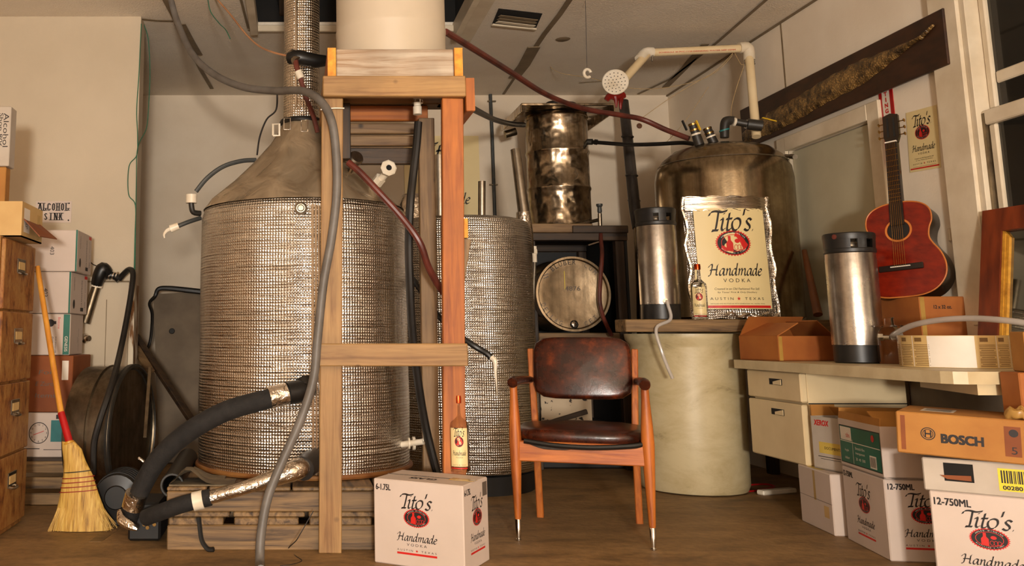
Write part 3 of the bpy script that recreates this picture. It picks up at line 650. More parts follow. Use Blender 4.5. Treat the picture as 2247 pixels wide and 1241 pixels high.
m.add(vs, [(i * (n_ + 1) + j, (i + 1) * (n_ + 1) + j, (i + 1) * (n_ + 1) + j + 1, i * (n_ + 1) + j + 1) for i in range(n_) for j in range(n_)]); m.slab([(-.53, 3.93, .2495), (-.26, 3.93, .2495), (-.26, 4.1, .2495), (-.53, 4.1, .2495)], .005)
solo('burlap_rag', m, 'grey_cloth', 'crumpled dusty brown rag on the pallet beside the still', 'rag')
# timber stand with the white barrel on top
st = thing('timber_stand', 'tall stand of pine studs carrying a white barrel in front of the still', 'stand', (.4, 3.85, 0))
def stud(name, a, b, w, h, mt, up=(0, 1, 0)): m = MB(); m.bar(a, b, w, h, .003, up); return part(name, m, mt, st, smooth=0)
stud('post', (.137, 3.865, 0), (.157, 3.865, 1.886), .092, .04, 'pine_z')
stud('post', (.641, 3.865, 0), (.679, 3.865, 1.886), .092, .04, 'pine_orange_z')
stud('post', (.612, 4.29, 0), (.625, 4.29, 1.9), .075, .05, 'pine_grey_z')
stud('post', (.232, 4.24, 1.69), (.232, 4.24, 1.96), .05, .06, 'dark_timber_z')
plank('top_beam', (.115, .732, 3.815, 3.855, 1.887, 1.978), 'pine_x', st)
plank('side_beam', (.733, .772, 3.83, 4.4, 1.825, 1.972), 'pine_orange_y', st); part('beam_end', bx(.734, .771, 3.826, 3.8299, 1.826, 1.971), 'pine_orange_z', st, smooth=0)
plank('side_beam', (.115, .15, 3.87, 4.4, 1.887, 1.975), 'pine_y', st)
plank('front_board', (.175, .688, 3.85, 3.885, 1.9795, 2.108), 'board_white_x', st)
for x in (.136, .689): plank('cheek_board', (x, x + .038, 3.845, 4.38, 1.9795, 2.112), 'pine_orange_y', st); part('end_grain', bx(x + .001, x + .037, 3.841, 3.8449, 1.9805, 2.111), 'end_grain', st, smooth=0)
plank('rail', (.094, .707, 3.805, 3.844, .744, .836), 'pine_x', st)
for y in (3.92, 4.05, 4.18, 4.31): plank('platform_slat', (.16, .73, y, y + .115, 1.9795, 1.999), 'pine_grey_x', st)
for z0, z1, mt in ((1.90, 1.975, 'pine_orange_x'), (1.835, 1.885, 'pine_grey_x'), (1.775, 1.825, 'pine_grey_x'), (1.685, 1.765, 'dark_timber_x')): plank('back_rail', (.26, .64, 4.318, 4.35, z0, z1), mt, st)
plank('side_brace', (.70, .735, 3.875, 4.3, 1.28, 1.365), 'pine_y', st); part('end_grain', bx(.701, .734, 3.871, 3.8749, 1.281, 1.364), 'end_grain', st, smooth=0)
stud('diagonal_strut', (.725, 3.9, 1.28), (.665, 3.9, .95), .05, .025, 'pine_grey_z')
# knots and nails are in the wood; cable tie round the post
m = MB(); m.tube([(.105, 3.826, 1.83), (.16, 3.824, 1.836), (.207, 3.826, 1.836)], .003, 6); part('cable_tie', m, 'white_plastic', st)
wb = thing('water_barrel', 'white plastic barrel standing up on the timber stand', 'barrel', (.445, 4.14, 2.0))
m = MB(); m.lathe([(.235, 2.0), (.25, 2.012), (.255, 2.04), (.255, 2.25), (.258, 2.262), (.258, 2.275), (.255, 2.287), (.255, 2.62), (.25, 2.7), (.2, 2.74), (0, 2.75)], Zm(.445, 4.14, 0), 56); part('barrel_shell', m, 'barrel_white', wb)
m = MB(); a = P(918, 228, 4.0); m.lathe([(.03, 2.0 - .0), (.03, 1.955), (.018, 1.945), (.016, 1.90), (.02, 1.895), (.02, 1.86)][::-1], Zm(a.x, 4.035, 0), 16); part('spigot', m, 'white_plastic', wb)
m = MB(); m.cyl((a.x, 4.035, 1.912), (a.x, 4.035, 1.925), .026, n=14); part('hose_clamp', m, 'chrome', wb)

# ================================================================ HOSES AND WIRES ROUND THE STILL
def hose(name, pts, r, mt, label, cat='hose', n=10, sub=6): m = MB(); m.tube(pts, r, n, sub); return solo(name, m, mt, label, cat)
hose('grey_hose', [G(374, -6, H - .012)] + PP((388, 45, 5.1), (420, 115, 4.9), (465, 160, 4.7), (530, 190, 4.5), (600, 199, 4.3), (660, 199, 4.05), (700, 218, 3.86), (726, 260, 3.795), (737, 330, 3.79), (739, 420, 3.79), (728, 520, 3.79), (710, 620, 3.79), (697, 740, 3.78), (688, 830, 3.78), (660, 920, 3.76), (618, 1015, 3.74), (588, 1090, 3.72), (573, 1170, 3.70), (570, 1235, 3.66)) + [Vector((-.13, 3.5, .02))], .0185, 'grey_hose', 'long grey hose hanging from the ceiling past the timber post to the floor', n=14)
hose('red_brown_hose', PP((764, 356, 4.02), (790, 378, 4.0), (830, 420, 3.98), (880, 475, 3.97), (920, 530, 3.96), (940, 585, 4.0), (965, 630, 4.05), (1000, 680, 4.1)), .0155, 'red_hose', 'red-brown hose slanting down from the still cone behind the orange post')
hose('drain_hose', PP((918, 268, 4.035), (914, 320, 4.03), (906, 390, 4.02), (900, 450, 4.0), (897, 540, 4.02), (900, 640, 4.05), (906, 740, 4.1), (918, 840, 4.15), (935, 940, 4.2), (960, 1040, 4.22)), .019, 'black_rubber', 'black hose dropping from the white barrel spigot')
h = hose('overflow_hose', PP((898, 600, 4.55), (925, 640, 4.5), (960, 690, 4.4), (1000, 730, 4.3), (1040, 758, 4.25), (1068, 775, 4.25), (1078, 786, 4.25)), .014, 'black_rubber', 'thin black hose with a white dripping tip in front of the second tank')
m = MB(); m.tube(PP((1078, 784, 4.24), (1086, 792, 4.23), (1087, 815, 4.23), (1090, 850, 4.23), (1091, 870, 4.23)), [.012, .012, .007, .003, .001], 8); part('white_tip', m, 'white_plastic', h)
hose('blue_grey_hose', PP((562, 351, 4.62), (530, 353, 4.6), (490, 365, 4.58), (455, 390, 4.57), (430, 420, 4.57)), .012, 'blue_hose', 'short dark blue-grey hose arching from the cone to the white capped spout')
h = hose('insulated_pipe', PP((655, 858, 4.02), (615, 868, 3.98), (560, 882, 3.95), (500, 900, 3.92), (440, 930, 3.92), (390, 965, 3.95), (345, 1010, 3.98), (315, 1060, 4.0), (296, 1105, 4.02), (280, 1150, 4.05)), [.04, .04, .042, .042, .042, .042, .042, .042, .038, .034], 'foam_black', 'black foam-insulated pipe curving from the still down to the floor', 'pipe', 16)
m = MB(); m.tube(PP((590, 873, 3.965), (630, 863, 3.985)), .047, 16); part('foil_collar', m, 'foil_wrap', h)
m = MB(); m.tube(PP((299, 1082, 3.99), (291, 1112, 4.01)), .047, 14); part('foil_collar', m, 'foil_wrap', h)
m = MB(); m.tube(PP((630, 863, 4.0), (655, 858, 4.02), (672, 852, 4.03), (668, 830, 4.05)), [.05, .05, .045, .035], 14); part('elbow', m, 'black_rubber', h)
m = MB(); m.tube(PP((262, 1118, 3.99), (268, 1140, 3.97), (285, 1152, 3.95), (302, 1160, 3.94)), [.008, .022, .02, .008], 8); part('foil_scrap', m, 'foil_wrap', h)
h = hose('foil_wrapped_pipe', PP((690, 1012, 4.02), (672, 1020, 3.93), (640, 1034, 3.86), (560, 1062, 3.84), (480, 1086, 3.84), (420, 1102, 3.84), (362, 1118, 3.88)), [.035, .045, .042, .028, .026, .026, .026], 'foil_wrap', 'pipe wrapped in silver foil slanting along the pallet from the still', 'pipe', 14)
m = MB(); m.tube(PP((692, 1008, 4.05), (680, 1015, 3.98), (664, 1028, 3.885)), .05, 14); part('elbow', m, 'black_rubber', h)
m = MB(); m.tube(PP((462, 1090, 3.84), (400, 1106, 3.845), (355, 1122, 3.88), (320, 1135, 3.95)), .034, 14); part('bare_end', m, 'foam_black', h)
m = MB(); m.tube(PP((446, 1095, 3.838), (424, 1100, 3.838)), .038, 14); part('silver_band', m, 'white_plastic', h)
m = MB(); m.tube(PP((1172, -30, 4.9), (1178, 5, 4.9), (1195, 30, 4.9)), .001); 
hose('copper_wire', [G(470, -8, H - .014)] + PP((500, 25, 5.0), (540, 75, 4.8), (570, 102, 4.65), (600, 115, 4.5), (632, 123, 4.44)), .0055, 'copper_wire', 'pale copper wire drooping from the ceiling to the column arm', 'wire', 6)
hose('green_ceiling_wire', [G(455, -8, H - .004)] + PP((462, 25, 5.1), (480, 50, 5.0), (495, 65, 4.9), (505, 85, 4.85)), .003, 'green_wire', 'thin dark green wire dangling from the ceiling', 'wire', 6)
hose('black_cable', PP((608, 195, 4.75), (606, 240, 4.75), (585, 262, 4.75), (570, 300, 4.75), (564, 340, 4.75)), .005, 'thin_black_wire', 'thin black cable hanging behind the still column', 'cable', 6)
hose('curly_wire', PP((688, 1120, 3.8), (662, 1165, 3.78), (650, 1185, 3.77)) + [G(632, 1205), G(650, 1220) , G(662, 1230), G(640, 1238), G(615, 1241)], .0022, 'thin_black_wire', 'thin curly wire lying on the floor by the pallet', 'wire', 5)
# ================================================================ LEFT SIDE: CABINET, BOXES, SINK CORNER
fc = thing('filing_cabinet', 'rusty tan four-drawer filing cabinet with recessed label handles', 'cabinet', (-1.62, 4.23, 0))
XF = -1.29
part('carcass', bx(-1.95, XF - .008, 3.98, 4.475, 0, 1.305, bev=.006), 'cabinet_paint', fc, smooth=0)
for k in range(4):
    z0 = .03 + .318 * k; d = part('drawer', bx(XF - .0075, XF + .012, 3.995, 4.46, z0, z0 + .308, bev=.004), 'cabinet_paint', fc, smooth=0)
    m = bx(XF + .0125, XF + .017, 4.17, 4.29, z0 + .17, z0 + .235, bev=.002); part('label_holder', m, 'steel_pipe', d, smooth=0)
    part('label_card', bx(XF + .0172, XF + .019, 4.185, 4.275, z0 + .185, z0 + .22), 'cardboard_pale', d, smooth=0)
    m = MB(); m.tube([(XF + .012, 4.19, z0 + .172), (XF + .032, 4.20, z0 + .166), (XF + .032, 4.26, z0 + .166), (XF + .012, 4.27, z0 + .172)], .006, 6, 3); part('pull', m, 'steel_pipe', d)
def carton(name, label, c, size, rz, mt, z0, *, flaps=(), inner='cardboard', tape=None, group=None, cat='box', th=.006, tilt=0):
    """cardboard box centred at c on height z0; flaps = list of (side, tilt in degrees, length); empty = closed top"""
    o = thing(name, label, cat, (c[0], c[1], z0), rz, group); o.rotation_euler = (0, math.radians(tilt), rz); w, d, h = size; m = MB()
    if not flaps:
        m.box((0, 0, h / 2), (w, d, h), None, .004)
    else:
        m.box((0, 0, th / 2), (w, d, th)); m.box((-w / 2 + th / 2, 0, h / 2), (th, d, h)); m.box((w / 2 - th / 2, 0, h / 2), (th, d, h))
        m.box((0, -d / 2 + th / 2, h / 2), (w - 2 * th, th, h)); m.box((0, d / 2 - th / 2, h / 2), (w - 2 * th, th, h))
    part('carton_body', m, mt, o, True, 0)
    for side, tilt, ln in flaps:
        nx, ny = {'f': (0, -1), 'b': (0, 1), 'l': (-1, 0), 'r': (1, 0)}[side]; a = math.radians(tilt)     # tilt 0 = straight up, 90 = flat outwards, -90 = closed
        L = w if side in 'fb' else d; off = d / 2 if side in 'fb' else w / 2
        tx, ty = -ny, nx; dv = Vector((nx * math.sin(a), ny * math.sin(a), math.cos(a))); b0 = Vector((nx * (off - .003), ny * (off - .003), h))
        nn = Vector((tx, ty, 0)).cross(dv); m = MB(); M = axes(b0 + dv * ln / 2, (tx, ty, 0), dv, nn); m.box((0, 0, 0), (L - .006, ln, .005), M); part('flap', m, [mt if mt.startswith('cardboard') else inner], o, True, 0)
    if tape and not flaps:
        m = MB(); m.box((0, 0, h + .0005), (.05 if tape == 'y' else w, d if tape == 'y' else .05, .001))
        part('tape_strip', m, 'packing_tape', o, True, 0)
    return o
def face_fn(size, side, z=0):
    """maps (x right, y up, z out) centred on a carton's face to carton coordinates"""
    w, d, h = size
    M = {'f': axes((0, -d / 2, h / 2), (1, 0, 0), (0, 0, 1), (0, -1, 0)), 'r': axes((w / 2, 0, h / 2), (0, 1, 0), (0, 0, 1), (1, 0, 0)), 't': axes((0, 0, h), (1, 0, 0), (0, 1, 0), (0, 0, 1)),
         'l': axes((-w / 2, 0, h / 2), (0, -1, 0), (0, 0, 1), (-1, 0, 0))}[side]
    return plane_fn(M)
# things on the cabinet
o = carton('open_carton', 'small open pale carton with a torn brown flap, on the filing cabinet', (-1.44, 4.22), (.42, .33, .16), 0, 'cardboard_pale', 1.3055, flaps=[('l', 40, .12)])
m = MB(); a, b, c, d = P(48, 474, 4.08), P(62, 470, 4.36), P(126, 524, 4.34), P(88, 518, 4.1); m.slab([a, b, c, d], .004); part('torn_flap', m, 'cardboard_red', o, smooth=0)
m = MB(); fn = face_fn((.42, .33, .16), 'r'); rect(m, fn, -.09, .0, .09, .11); part('paper_label', m, 'paper_white', o, True, 0)
m = MB(); rect(m, fn, .1, -.01, .05, .12); part('clear_label', m, 'clear_tape', o, True, 0)
m = MB(); text(m, fn, 'EJ', -.09, -.02, .03, .035); part('handwriting', m, 'ink_grey', o, True, 0)
carton('brown_carton', 'plain brown carton at the back of the filing cabinet top', (-1.56, 4.425), (.28, .07, .38), 0, 'cardboard', 1.3055)
wc = carton('white_carton', 'white carton with black handwriting balanced above the filing cabinet', (-1.62, 4.425), (.43, .09, .30), 0, 'carton_grey', 1.6865)
m = MB(); fn = face_fn((.43, .09, .30), 'f')
for k, s_ in enumerate(('Shop 806', 'Alcohol')): text(m, fn, s_, .165 + .028 * k, .03, .17, .026, rot=-math.pi / 2)
part('handwriting', m, 'ink_black', wc, True, 0)
m = MB(); rect(m, fn, .14, -.09, .02, .015); part('red_mark', m, 'ink_red', wc, True, 0)
# stack behind the cabinet
xr = -1.19
pb = thing('wooden_crate_base', 'low wooden crate under the stacked boxes behind the cabinet', 'crate', (-1.38, 5.1, 0))
for z in (0, .08, .16): plank_ = part('slat', bx(-1.6, xr + .02, 4.89, 4.91, z + .004, z + .062, bev=.002), 'pallet_x', pb, smooth=0)
for x in (-1.55, xr - .02): part('corner_post', bx(x, x + .04, 4.911, 5.24, 0, .221, bev=.002), 'dark_timber_y', pb, smooth=0)
part('top_board', bx(-1.6, xr + .02, 4.89, 5.25, .2215, .24, bev=.002), 'dark_timber_x', pb, smooth=0)
def stackbox(nm, lb, z0, z1, dx, rz, mt, **k): 
    s_ = (.42, .34, z1 - z0 - .002); return carton(nm, lb, (xr - .21 + dx, 5.07), s_, math.radians(rz), mt, z0, **k), s_
o, s_ = stackbox('clock_carton', 'white carton printed with a round clock, bottom of the stack', .2405, .47, .03, 0, 'carton_white')
fn = face_fn(s_, 'f'); m = MB(); ring(m, fn, .022, .01, .052, .055, .004, .0006, 32)
for k in range(12):
    a = math.radians(90 - 30 * k); text(m, fn, str(k or 12), .022 + .041 * math.cos(a), .01 + .043 * math.sin(a), None, .011, .0008)
part('clock_print', m, 'ink_black', o, True, 0)
m = MB(); 
for a in (200, 20): rect(m, lambda x, y, z, a=a: fn(.022 + x * math.cos(math.radians(a)) - y * math.sin(math.radians(a)), .01 + x * math.sin(math.radians(a)) + y * math.cos(math.radians(a)), z), .014, 0, .03, .003, .001)
part('clock_hands', m, 'ink_red', o, True, 0)
m = MB(); rect(m, fn, .125, .02, .08, .11); part('green_panel', m, 'ink_teal', o, True, 0)
m = MB(); rect(m, fn, .12, .092, .02, .022); rect(m, fn, -.03, -.07, .12, .004); rect(m, fn, .1, -.075, .1, .003); part('small_print', m, 'ink_black', o, True, 0)
fr = face_fn(s_, 'r'); m = MB()
for a, b, w, h in ((.0, .05, .12, .005), (.0, -.05, .12, .005), (-.06, 0, .005, .1), (.06, 0, .005, .1)): rect(m, fr, a - .03, b - .02, w, h)
part('red_square', m, 'ink_red', o, True, 0); m = MB(); rect(m, fr, .08, .075, .025, .022); part('black_mark', m, 'ink_black', o, True, 0)
o, s_ = stackbox('brown_stack_carton', 'orange-brown carton with handwriting between the white cartons of the stack', .4705, .765, .02, -3, 'cardboard_red')
fn = face_fn(s_, 'f')
for k, q in enumerate(('For', 'E Zuros', 'Items')): m = MB(); text(m, fn, q, .07, .06 - .06 * k, .11 - .03 * (k == 0), .022, shear=.2); part('handwriting', m, 'ink_grey', o, True, 0)
m = MB(); rect(m, fn, .17, .07, .035, .1); part('torn_label', m, 'paper_white', o, True, 0)
o, s_ = stackbox('filter_carton', 'white carton with a green edge and a black motor picture, in the stack', .7655, .985, -.02, 2, 'carton_white')
fn = face_fn(s_, 'f'); m = MB(); rect(m, fn, .19, 0, .034, s_[2] - .006); part('green_stripe', m, 'ink_green', o, True, 0)
m = MB(); oval(m, fn, .105, .06, .02, .02, .0006, 20); rect(m, fn, .125, .062, .02, .016); part('motor_picture', m, 'ink_black', o, True, 0); m = MB(); text(m, fn, 'SYSTEMS', .112, -.055, .085, .02, rot=-math.pi / 2); text(m, fn, 'FOR SINGLE USE', .135, -.055, .085, .007, rot=-math.pi / 2); part('black_print', m, 'ink_black', o, True, 0)
m = MB(); text(m, fn, 'Bestone', .15, .06, .06, .013, rot=-math.pi / 2); part('red_print', m, 'ink_red', o, True, 0)
m = MB(); text(m, fn, 'GENESIS', .19, -.05, .08, .016, z=.001, rot=-math.pi / 2); part('white_print', m, 'paper_white', o, True, 0)
fr = face_fn(s_, 'r'); m = MB(); text(m, fr, 'FILTER HOUSING', .05, -.03, .12, .012, rot=-math.pi / 2); text(m, fr, 'SIZE', .02, -.03, .03, .01, rot=-math.pi / 2); part('side_print', m, 'ink_grey', o, True, 0)
for k, (z0, z1, dx, rz) in enumerate(((.9855, 1.208, -.01, -2), (1.2085, 1.435, .01, 0))):
    o, s_ = stackbox('numbered_carton', 'white carton numbered 403 with a dark green edge, ' + ('second from the top of the stack' if k == 0 else 'topmost of the stack behind the cabinet'), z0, z1, dx, rz, 'carton_white')
    fn = face_fn(s_, 'f'); m = MB(); text(m, fn, '403', .075, -.0, .045, .022, rot=-math.pi / 2); part('number_print', m, 'ink_black', o, True, 0)
    m = MB(); rect(m, fn, .205, 0, .009, s_[2]); part('green_stripe', m, 'ink_green', o, True, 0)
    fr = face_fn(s_, 'r'); m = MB(); text(m, fr, 'CONTENTS', -.10, .05, .07, .016, rot=-math.pi / 2); text(m, fr, 'INSTALLATION KIT', .05, .0, .15, .02, rot=-math.pi / 2); text(m, fr, 'model no. 403', .12, .0, .15, .012, rot=-math.pi / 2); rect(m, fr, .06, -.085, .06, .02); oval(m, fr, -.1, -.06, .02, .025, .0006, 16); part('side_print', m, 'ink_black', o, True, 0)
    m = MB(); rect(m, fr, .13, .095, .06, .018); part('red_mark', m, 'ink_red', o, True, 0)
# wall sign
sg = thing('wall_sign', 'small white sign reading ALCOHOL SINK screwed to the white wall', 'sign', P(117, 490, YL - .004))
a = P(79, 441, YL - .002); b = P(156, 488, YL - .002); m = bx(a.x, b.x, YL - .004, YL - .001, b.z, a.z); part('plate', m, 'carton_white', sg, smooth=0)
cx_, cz_ = (a.x + b.x) / 2, (a.z + b.z) / 2; fn = plane_fn(axes((cx_, YL - .0042, cz_), (1, 0, 0), (0, 0, 1), (0, -1, 0)))
SL = {'A': [((0, 0), (.5, 1)), ((.5, 1), (1, 0)), ((.2, .35), (.8, .35))], 'L': [((.2, 0), (.2, 1)), ((.2, .04), (.9, .04)), ((.9, .04), (.9, .3))], 'C': [((.85, .75), (.7, .97)), ((.7, .97), (.3, .97)), ((.3, .97), (.15, .75)), ((.15, .75), (.15, .25)), ((.15, .25), (.3, .03)), ((.3, .03), (.7, .03)), ((.7, .03), (.85, .25))],
 'O': [((.2, .2), (.2, .8)), ((.8, .2), (.8, .8)), ((.2, .8), (.5, 1)), ((.5, 1), (.8, .8)), ((.2, .2), (.5, 0)), ((.5, 0), (.8, .2))], 'H': [((.15, 0), (.15, 1)), ((.85, 0), (.85, 1)), ((.15, .5), (.85, .5))], 'S': [((.85, .8), (.5, .98)), ((.5, .98), (.15, .78)), ((.15, .78), (.85, .25)), ((.85, .25), (.5, .02)), ((.5, .02), (.12, .22))],
 'I': [((.5, 0), (.5, 1))], 'N': [((.12, 0), (.12, 1)), ((.12, 1), (.88, 0)), ((.88, 0), (.88, 1))], 'K': [((.15, 0), (.15, 1)), ((.15, .4), (.85, 1)), ((.4, .6), (.9, 0))]}
m = MB()
def slabtext(word, x0, y0, cw, ch, gap):
    x = x0
    for q in word:
        for (ax, ay), (bx_, by) in SL[q]:
            p, r_ = Vector((x + ax * cw, y0 + ay * ch)), Vector((x + bx_ * cw, y0 + by * ch)); d = (r_ - p); vert = abs(d.y) > abs(d.x); w = .0040 if vert else .0022; nv = Vector((1, 0)) if vert else Vector((0, 1))
            put(m, [(*(p - nv * w), .0005), (*(p + nv * w), .0005), (*(r_ + nv * w), .0005), (*(r_ - nv * w), .0005)], [(0, 1, 2, 3)], fn)
            if vert and q in 'ALHINK' and abs(d.x) < .02:
                for e in (p, r_): rect(m, fn, e.x, e.y, .022, .0035, .0006)
        x += cw + gap
slabtext('ALCOHOL', -.092, .008, .0195, .044, .0078); slabtext('SINK', -.055, -.05, .0195, .042, .011)
part('lettering', m, 'ink_black', sg, smooth=0)
for sx in (-1, 1):
    for sz in (-1, 1): m = MB(); m.lathe([(0, .002), (.004, .001), (.005, 0)], frame((cx_ + sx * .093, YL - .0042, cz_ + sz * .052), (0, -1, 0)), 10); part('screw', m, 'black', sg)
hose('green_wall_wire', PP((310, 52, 5.49), (305, 160, 5.488), (300, 240, 5.488), (302, 300, 5.488), (300, 340, 5.488), (283, 365, 5.488), (282, 425, 5.488), (297, 450, 5.488), (296, 520, 5.488), (294, 605, 5.488)), .0032, 'green_wire', 'green wire tacked down the edge of the white wall', 'wire', 6)
hose('loose_green_wire', PP((314, 50, 5.6), (325, 85, 5.65), (329, 160, 5.65), (325, 250, 5.62), (320, 285, 5.6), (302, 325, 5.48), (299, 400, 5.48), (296, 600, 5.48)), .003, 'green_wire', 'looser green wire bowing away from the wall edge', 'wire', 6)
# sink drain
sd = thing('sink_drain', 'black drain elbow with a grey down pipe on the white wall', 'pipe', P(190, 710, 5.4))
m = MB(); m.tube(PP((212, 625, 5.4), (218, 605, 5.38), (226, 590, 5.38), (236, 600, 5.4)), [.034, .04, .042, .036], 14); m.tube(PP((234, 602, 5.4), (250, 605, 5.4), (262, 612, 5.4)), [.03, .02, .026], 12); part('elbow', m, 'black_plastic', sd)
m = MB(); m.cyl(P(213, 622, 5.4), P(186, 708, 5.38), .026, .03, 14); part('down_pipe', m, 'steel_dark', sd)
m = MB(); m.cyl(P(214, 618, 5.4), P(211, 630, 5.4), .035, n=14); part('white_collar', m, 'white_plastic', sd)
for u in (240, 248, 255): m = MB(); c = P(u, 604, 5.4); m.cyl(c, c + Vector((.006, 0, -.002)), .025, n=14); part('ring', m, 'chrome', sd)
hose('sink_hose', PP((262, 612, 5.4), (272, 600, 5.38), (284, 591, 5.34), (292, 600, 5.3), (288, 640, 5.24), (278, 700, 5.16), (266, 760, 5.05), (252, 820, 4.75), (236, 870, 4.64), (218, 925, 4.6), (206, 975, 4.6), (205, 1040, 4.6)), .017, 'black_rubber', 'black hose hanging from the sink drain over the metal drum')
m = MB(); c = P(186, 742, 5.45); m.lathe([(0, .04), (.016, .04), (.02, .03), (.02, .012), (.03, .008), (.03, 0)], frame(c, (.8, -.6, 0)), 16); solo('tap_knob', m, 'chrome', 'small chrome tap knob low on the sink panel', 'knob')
m = MB(); m.tube(PP((196, 572, 5.49), (205, 580, 5.49), (215, 584, 5.45)), .003, 5); solo('short_wire', m, 'thin_black_wire', 'short black wire from the numbered cartons to the drain elbow', 'wire')
# drum lying on its side
dm = thing('metal_drum', 'dark metal drum lying on its side below the sink', 'drum', (-1.0, 5.0, 0))
ax0, ax1 = Vector((-1.125, 5.03, .36)), Vector((-.875, 4.985, .36)); Md = frame(ax0, ax1 - ax0); L = (ax1 - ax0).length
m = MB(); m.lathe([(.32, .0), (.343, .01), (.343, L * .5), (.352, L * .53), (.343, L * .56), (.343, L - .01)], Md, 48); part('drum_shell', m, 'steel_dark', dm)
m = MB(); m.lathe([(.342, L - .02), (.356, L - .015), (.357, L + .01), (.342, L + .014), (.335, L - .005), (.29, L - .03), (0, L - .035)], Md, 48, False); part('drum_head', m, 'black_pvc', dm)
m = MB(); c = ax1; m.torus(c, .345, .012, ax1 - ax0, 48); part('rim', m, 'steel_dark', dm)
# dark things on the floor by the pallet
pm = thing('pump_motor', 'black round pump motor on the floor beside the broom', 'pump', (-.83, 4.5, 0))
c = Vector((-.83, 4.45, .13)); m = MB(); m.lathe([(0, 0), (.05, 0), (.055, .006), (.1, .012), (.105, .03), (.105, .26), (.08, .29)], frame(c + Vector((0, -.1, 0)), (0, 1, 0)), 28); part('motor_body', m, 'black_plastic', pm)
for k in range(5): m = MB(); m.torus(c + Vector((0, -.05 + .04 * k, 0)), .106, .005, (0, 1, 0), 28, 6); part('cooling_fin', m, 'black', pm)
part('foot', bx(-.92, -.74, 4.38, 4.56, 0, .03, bev=.004), 'black', pm, smooth=0)
pp = thing('black_pipe_stub', 'thick black pipe with an open end lying beside the pallet', 'pipe', P(380, 1065, 4.1))
a, b = P(378, 1064, 4.02), P(412, 1005, 4.7); m = MB(); m.tube([a, b], .05, 18, caps=False); m.tube([a, b], .042, 18, caps=False); part('pipe', m, 'black_rubber', pp); m = MB(); m.torus(a, .046, .007, b - a, 24, 6); part('rim', m, 'black_pvc', pp)
m = MB(); a = P(300, 1000, 4.6); 
pb2 = thing('pump_block', 'dark pipe manifold with brass bits on the floor beside the pallet', 'pump', (-.66, 4.15, 0))
part('block', bx(-.72, -.58, 4.06, 4.3, 0.002, .16, bev=.01), 'black', pb2, smooth=0)
for u, v in ((325, 1155), (340, 1148), (318, 1148)): m = MB(); c = P(u, v, 4.06); m.cyl(c, c + Vector((0, -.02, 0)), .008, n=8); part('bolt', m, 'brass', pb2)
m = MB(); m.cyl(G(300, 1172) + Vector((0, 0, .012)), G(345, 1168) + Vector((0, 0, .012)), .011, n=10); part('rod', m, 'steel_pipe', pb2)
for (u, v, y), lb in zip(((373, 972, 4.3), (303, 1003, 4.4), (336, 1025, 4.2)), ('small silver clip hanging under the middle of the black foam pipe', 'small silver clip between the foam pipe and the metal drum rim', 'small silver clip above the open black pipe end')):
    m = MB(); c = P(u, v, y); m.bar(c, c + Vector((.03, 0, -.02)), .02, .012, .003); solo('pipe_clip', m, 'foil_wrap', lb, 'clip', 'silver pipe clips')
# leaning grey panel with edge hose, and struts, in the dark recess
a, b, c, d = P(338, 648, 6.9), P(440, 640, 6.9), P(446, 1000, 6.4), P(348, 1000, 6.4)
lp = thing('leaning_panel', 'dull grey panel with a bung hole leaning in the dark recess behind the still', 'panel', (c + d) / 2)
m = MB(); lo_ = [Vector((b.x + .25, b.y, b.z)), Vector((c.x + .3, 6.45, 0))]; m.slab([a, Vector((d.x, 6.45, 0)), lo_[1], lo_[0]], .03); part('sheet', m, 'panel_grey', lp, smooth=0)
m = MB(); q = P(378, 726, 6.78); m.lathe([(0, .004), (.018, .004), (.022, 0)], frame(q + Vector((0, -.02, 0)), (0, -1, .2)), 14); part('bung_hole', m, 'black', lp)
m = MB(); m.tube(PP((322, 770, 6.7), (331, 740, 6.7), (334, 690, 6.75), (328, 665, 6.8), (340, 650, 6.84), (348, 634, 6.84), (370, 632, 6.84), (410, 636, 6.84), (445, 640, 6.84)), [.008, .012, .012, .012, .014, .018, .02, .022, .022], 8); part('edge_hose', m, 'black_rubber', lp)
m = MB(); m.bar(P(296, 735, 6.1), Vector((-.35, 5.4, .02)), .05, .03, .004); solo('angled_strut', m, 'dark_timber_x', 'dark timber strut slanting down behind the metal drum', 'strut')
m = MB(); m.bar(P(296, 760, 6.0), P(330, 815, 5.8), .06, .02, .004); solo('short_strut', m, 'pine_grey_x', 'short weathered batten slanting above the metal drum', 'strut')
m = MB(); m.bar(P(329, 806, 5.1), P(318, 960, 4.85), .02, .012, .002); solo('upright_rod', m, 'steel_dark', 'thin upright metal flat bar at the rim of the metal drum', 'rod')
# broom
br = thing('corn_broom', 'corn broom with a yellow wooden handle and red ferrule leaning by the cabinet', 'broom', G(180, 1160))
top, fer, neck = P(82, 585, 4.56), P(134, 905, 4.33), P(153, 972, 4.28)
m = MB(); m.cyl(top, fer, .0135, .0145, 16); part('handle', m, 'broom_handle_wood', br)
m = MB(); m.cyl(fer, neck, .0165, .018, 16); part('ferrule', m, 'red_paint', br)
sec = [(150, 968, .03, .018), (158, 985, .045, .022), (164, 1010, .05, .024), (171, 1040, .066, .024), (174, 1075, .082, .026), (177, 1110, .106, .03), (180, 1145, .125, .036), (180, 1168, .13, .038)]
m = MB(); n_ = 40; vs = []
for i, (u, v, wx, wy) in enumerate(sec):
    c = P(u, v, 4.28 - .0 * i)
    for k in range(n_):
        a = 2 * math.pi * k / n_; j = 1 + random.uniform(-.05, .05) * (i / 7); dz = (random.uniform(-.012, .006) if i == 7 else 0) + (.018 if i == 7 else 0) * (c.x * 0 + 1) * math.cos(a) * (.7); vs.append((c.x + wx * math.cos(a) * j, c.y + wy * math.sin(a) * j, max(.003, c.z + dz)))
